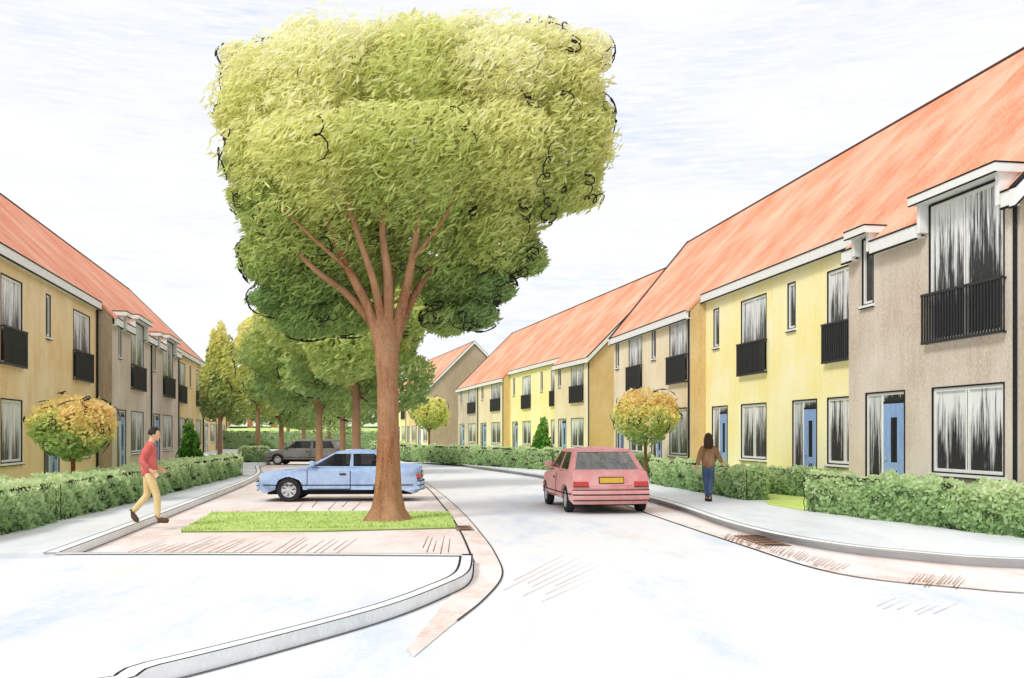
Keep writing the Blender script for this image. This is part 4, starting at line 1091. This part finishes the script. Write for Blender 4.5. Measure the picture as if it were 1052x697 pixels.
    ms = [chain((hem+Vector((.015,0,0)),(.205,.185)), (v['belly'],(.185,.155)), (v['chest'],(.188,.152)), (v['chest'].lerp(v['neck'],.6),(.13,.11)), (v['neck'],.078), (v['neck'].lerp(v['headbase'],.45),.07))]
    for s in ('l','r'):
        ms.append(chain((v['chest'].lerp(v['sh_'+s],.3),.10), (v['sh_'+s],.088), (v['el_'+s],.072), (v['el_'+s].lerp(v['wr_'+s],.93),.052)))
    join_meshes(ms, 'jacket', up, t, .011)
    ms = [chain((v['pelvis']+Vector((0,0,.08)),(.14,.115)), (v['pelvis']-Vector((0,0,.07)),(.14,.115)))]
    for s in ('l','r'):
        ms.append(chain((v['pelvis'].lerp(v['hip_'+s],.4),.10), (v['hip_'+s],.10), (v['hip_'+s].lerp(v['kn_'+s],.5),.088), (v['kn_'+s],.074), (v['kn_'+s].lerp(v['an_'+s],.97),.06)))
    join_meshes(ms, 'trousers', lo, t, .011)
    for s in ('l','r'):
        an, to = v['an_'+s], v['to_'+s]; d = (to-an).normalized()
        heel = an-Vector((d.x,d.y,0))*.05+Vector((0,0,-.045))*(1 if abs(d.z) < .75 else .3)
        join_meshes([skin_obj([(tuple(an+Vector((0,0,.015))),.066),(tuple(heel),.054),(tuple(heel.lerp(to,.55)+Vector((0,0,.006))),.062),(tuple(to+d*.05),(.056,.046))], [(0,1),(1,2),(2,3)], 2, 1)], 'shoe', shoe, t)
    hair(t, hd, rot, H3); t.scale = (H,H,H)
    return t
def short_hair(t, hd, rot, H3):
    def cap(p):
        p = p.copy()
        if p.x > .25 and p.z < .45: p.x = .25+(p.x-.25)*.3
        if p.z < -.35: p.z = -.35+(p.z+.35)*.4
        return p*(1+.05*math.sin(p.x*9)*math.sin(p.z*8+p.y*5))
    join_meshes([ellipsoid(H3(-.014,0,.022), (.107,.088,.118), 24, rot, cap)], 'hair', 'hair_dark', t)
def long_hair(t, hd, rot, H3):
    b = MB(); ms = []
    def cap(p):
        p = p.copy()
        if p.x > .2 and p.z < .5: p.x = .2+(p.x-.2)*.2
        return p
    ms.append(ellipsoid(H3(-.016,0,.02), (.115,.102,.128), 24, rot, cap))
    for k in range(17):
        y = -.1+.2*k/16; w = random.uniform(-.02,.02)
        x0 = -.06-.05*math.cos(y*14)
        ms.append(skin_obj([(H3(x0*.5,y*.7,.06),.03),(H3(x0-.02,y*1.0,-.06),.028),(H3(x0-.045,y*1.12+w,-.18),.026),(H3(x0-.05,y*1.1+w*2,-.28+.05*abs(y)*10*.3),.012)], [(0,1),(1,2),(2,3)], 1))
    join_meshes(ms, 'hair', 'hair_brown', t)
man = dict(pelvis=(0,0,.95), belly=(.0,0,1.10), chest=(.02,0,1.32), neck=(.04,0,1.48), headbase=(.07,0,1.55), head=(.105,0,1.645), tilt=(R(14),0),
    sh_l=(.02,.17,1.41), el_l=(-.05,.23,1.15), wr_l=(.14,.2,1.02), ha_l=(.20,.185,.985),
    sh_r=(.02,-.17,1.41), el_r=(-.10,-.23,1.15), wr_r=(.06,-.22,.98), ha_r=(.115,-.215,.93),
    hip_l=(-.02,.09,.90), kn_l=(-.03,.09,.50), an_l=(-.30,.09,.18), to_l=(-.22,.09,.04),
    hip_r=(.02,-.09,.90), kn_r=(.16,-.09,.49), an_r=(.17,-.09,.085), to_r=(.33,-.10,.035))
person('man in a red jacket and beige trousers walking along the left pavement', (-6.46,17.3,KH+.012), R(14), man, ('jacket_red','trousers_beige','shoe_brown'), short_hair, .95)
woman = dict(pelvis=(0,0,.94), belly=(.0,0,1.08), chest=(.01,0,1.29), neck=(.0,0,1.44), headbase=(.015,0,1.50), head=(.03,0,1.595), tilt=(R(6),0),
    sh_l=(.0,.15,1.37), el_l=(-.08,.23,1.12), wr_l=(-.04,.29,.90), ha_l=(-.02,.30,.84),
    sh_r=(.0,-.15,1.37), el_r=(-.06,-.25,1.14), wr_r=(.03,-.36,.96), ha_r=(.06,-.39,.91),
    hip_l=(0,.08,.89), kn_l=(.06,.06,.49), an_l=(.03,.03,.09), to_l=(.16,.03,.035),
    hip_r=(0,-.08,.89), kn_r=(-.0,-.055,.48), an_r=(-.12,-.03,.11), to_r=(-.0,-.03,.035))
person('woman with long dark hair in a brown top and blue jeans, seen from behind', (4.6,22.8,KH+.004), R(82), woman, ('top_brown','jeans_blue','shoe_dark'), long_hair, .92)

# ------------------------------------------------------------------ drains
def drain(p, ang, w, l, label):
    t = thing('drain_grate', label, 'drain', (p[0],p[1],.012), ang, 'storm drains in the gutter')
    b = MB(); b.box(0,l,-w/2,w/2,-.01,.002); b.build('pit', 'ink', t)
    b = MB(); rect_r = [(0,l,-w/2,-w/2+.05),(0,l,w/2-.05,w/2),(0,.05,-w/2+.05,w/2-.05),(l-.05,l,-w/2+.05,w/2-.05)]
    for q in rect_r: b.box(*q, .0025, .006)
    n = int(l/.3)
    for k in range(1,n): b.box(l*k/n-.06, l*k/n+.06, -w/2+.05, w/2-.05, .0025, .005)
    b.build('grate', 'trunk_grey', t)
p = G(768,551); q = G(810,565); drain((p.x-.02,p.y), math.atan2(q.y-p.y,q.x-p.x), .42, 1.5, 'slotted storm drain in the brick gutter right of the red car')
p = G(480,541); q = G(494,556); drain((p.x-.1,p.y), math.atan2(q.y-p.y,q.x-p.x), .3, .9, 'slotted storm drain in the gutter beside the grass strip')

# ------------------------------------------------------------------ light, sky, camera
EL, AZ = 46, 222           # sun: behind the camera to the left
sc = bpy.context.scene
w = bpy.data.worlds.new('World'); sc.world = w; w.use_nodes = True
nt = w.node_tree; bg = nt.nodes['Background']; bg.inputs['Strength'].default_value = .10
sky = nt.nodes.new('ShaderNodeTexSky'); sky.sky_type = 'NISHITA'; sky.sun_disc = False
sky.sun_elevation = R(EL); sky.sun_rotation = R(AZ)
n1 = noise(nt, 2.4, (1,1,3.5), (.25,.0,.2), 6, .6, 'Generated'); n2 = noise(nt, 30, (1,1,9), (.3,0,0), 3, .6, 'Generated')
a = ramp(nt, n1, .42, .66); g2 = ramp(nt, n2, .3, .8)
mul = nt.nodes.new('ShaderNodeMath'); mul.operation = 'MULTIPLY'; nt.links.new(a, mul.inputs[0]); nt.links.new(g2, mul.inputs[1])
m2 = nt.nodes.new('ShaderNodeMath'); m2.operation = 'MULTIPLY'; nt.links.new(mul.outputs[0], m2.inputs[0]); m2.inputs[1].default_value = .8
SKYW = 11.0
cloud = mixc(nt, m2.outputs[0], (SKYW,SKYW,SKYW*1.0,1), (SKYW*.60,SKYW*.70,SKYW*.96,1))
nt.links.new(mixc(nt, .9, sky.outputs[0], cloud), bg.inputs['Color'])
ld = bpy.data.lights.new('sun', 'SUN'); ld.energy = 2.0; ld.angle = R(14); ld.color = (1,.96,.9)
lo = bpy.data.objects.new('sun', ld); C.objects.link(lo)
az = R(AZ); dirv = Vector((math.sin(az)*math.cos(R(EL)), math.cos(az)*math.cos(R(EL)), math.sin(R(EL))))
lo.rotation_euler = dirv.to_track_quat('Z','Y').to_euler(); lo.location = (0,0,30)
cd = bpy.data.cameras.new('camera'); cam = bpy.data.objects.new('camera', cd); C.objects.link(cam)
cam.location = (0,0,CAM_H); cam.rotation_euler = (R(90),0,0)
cd.sensor_width = 36; cd.lens = 36*F/1052; cd.shift_y = (HZ-348.5)/1052; cd.clip_end = 5000; cd.clip_start = .1
sc.camera = cam
sc.view_settings.view_transform = 'Standard'; sc.view_settings.look = 'None'
sc.view_settings.exposure = 0; sc.view_settings.gamma = 1
sc.cycles.max_bounces = 6; sc.cycles.transparent_max_bounces = 12
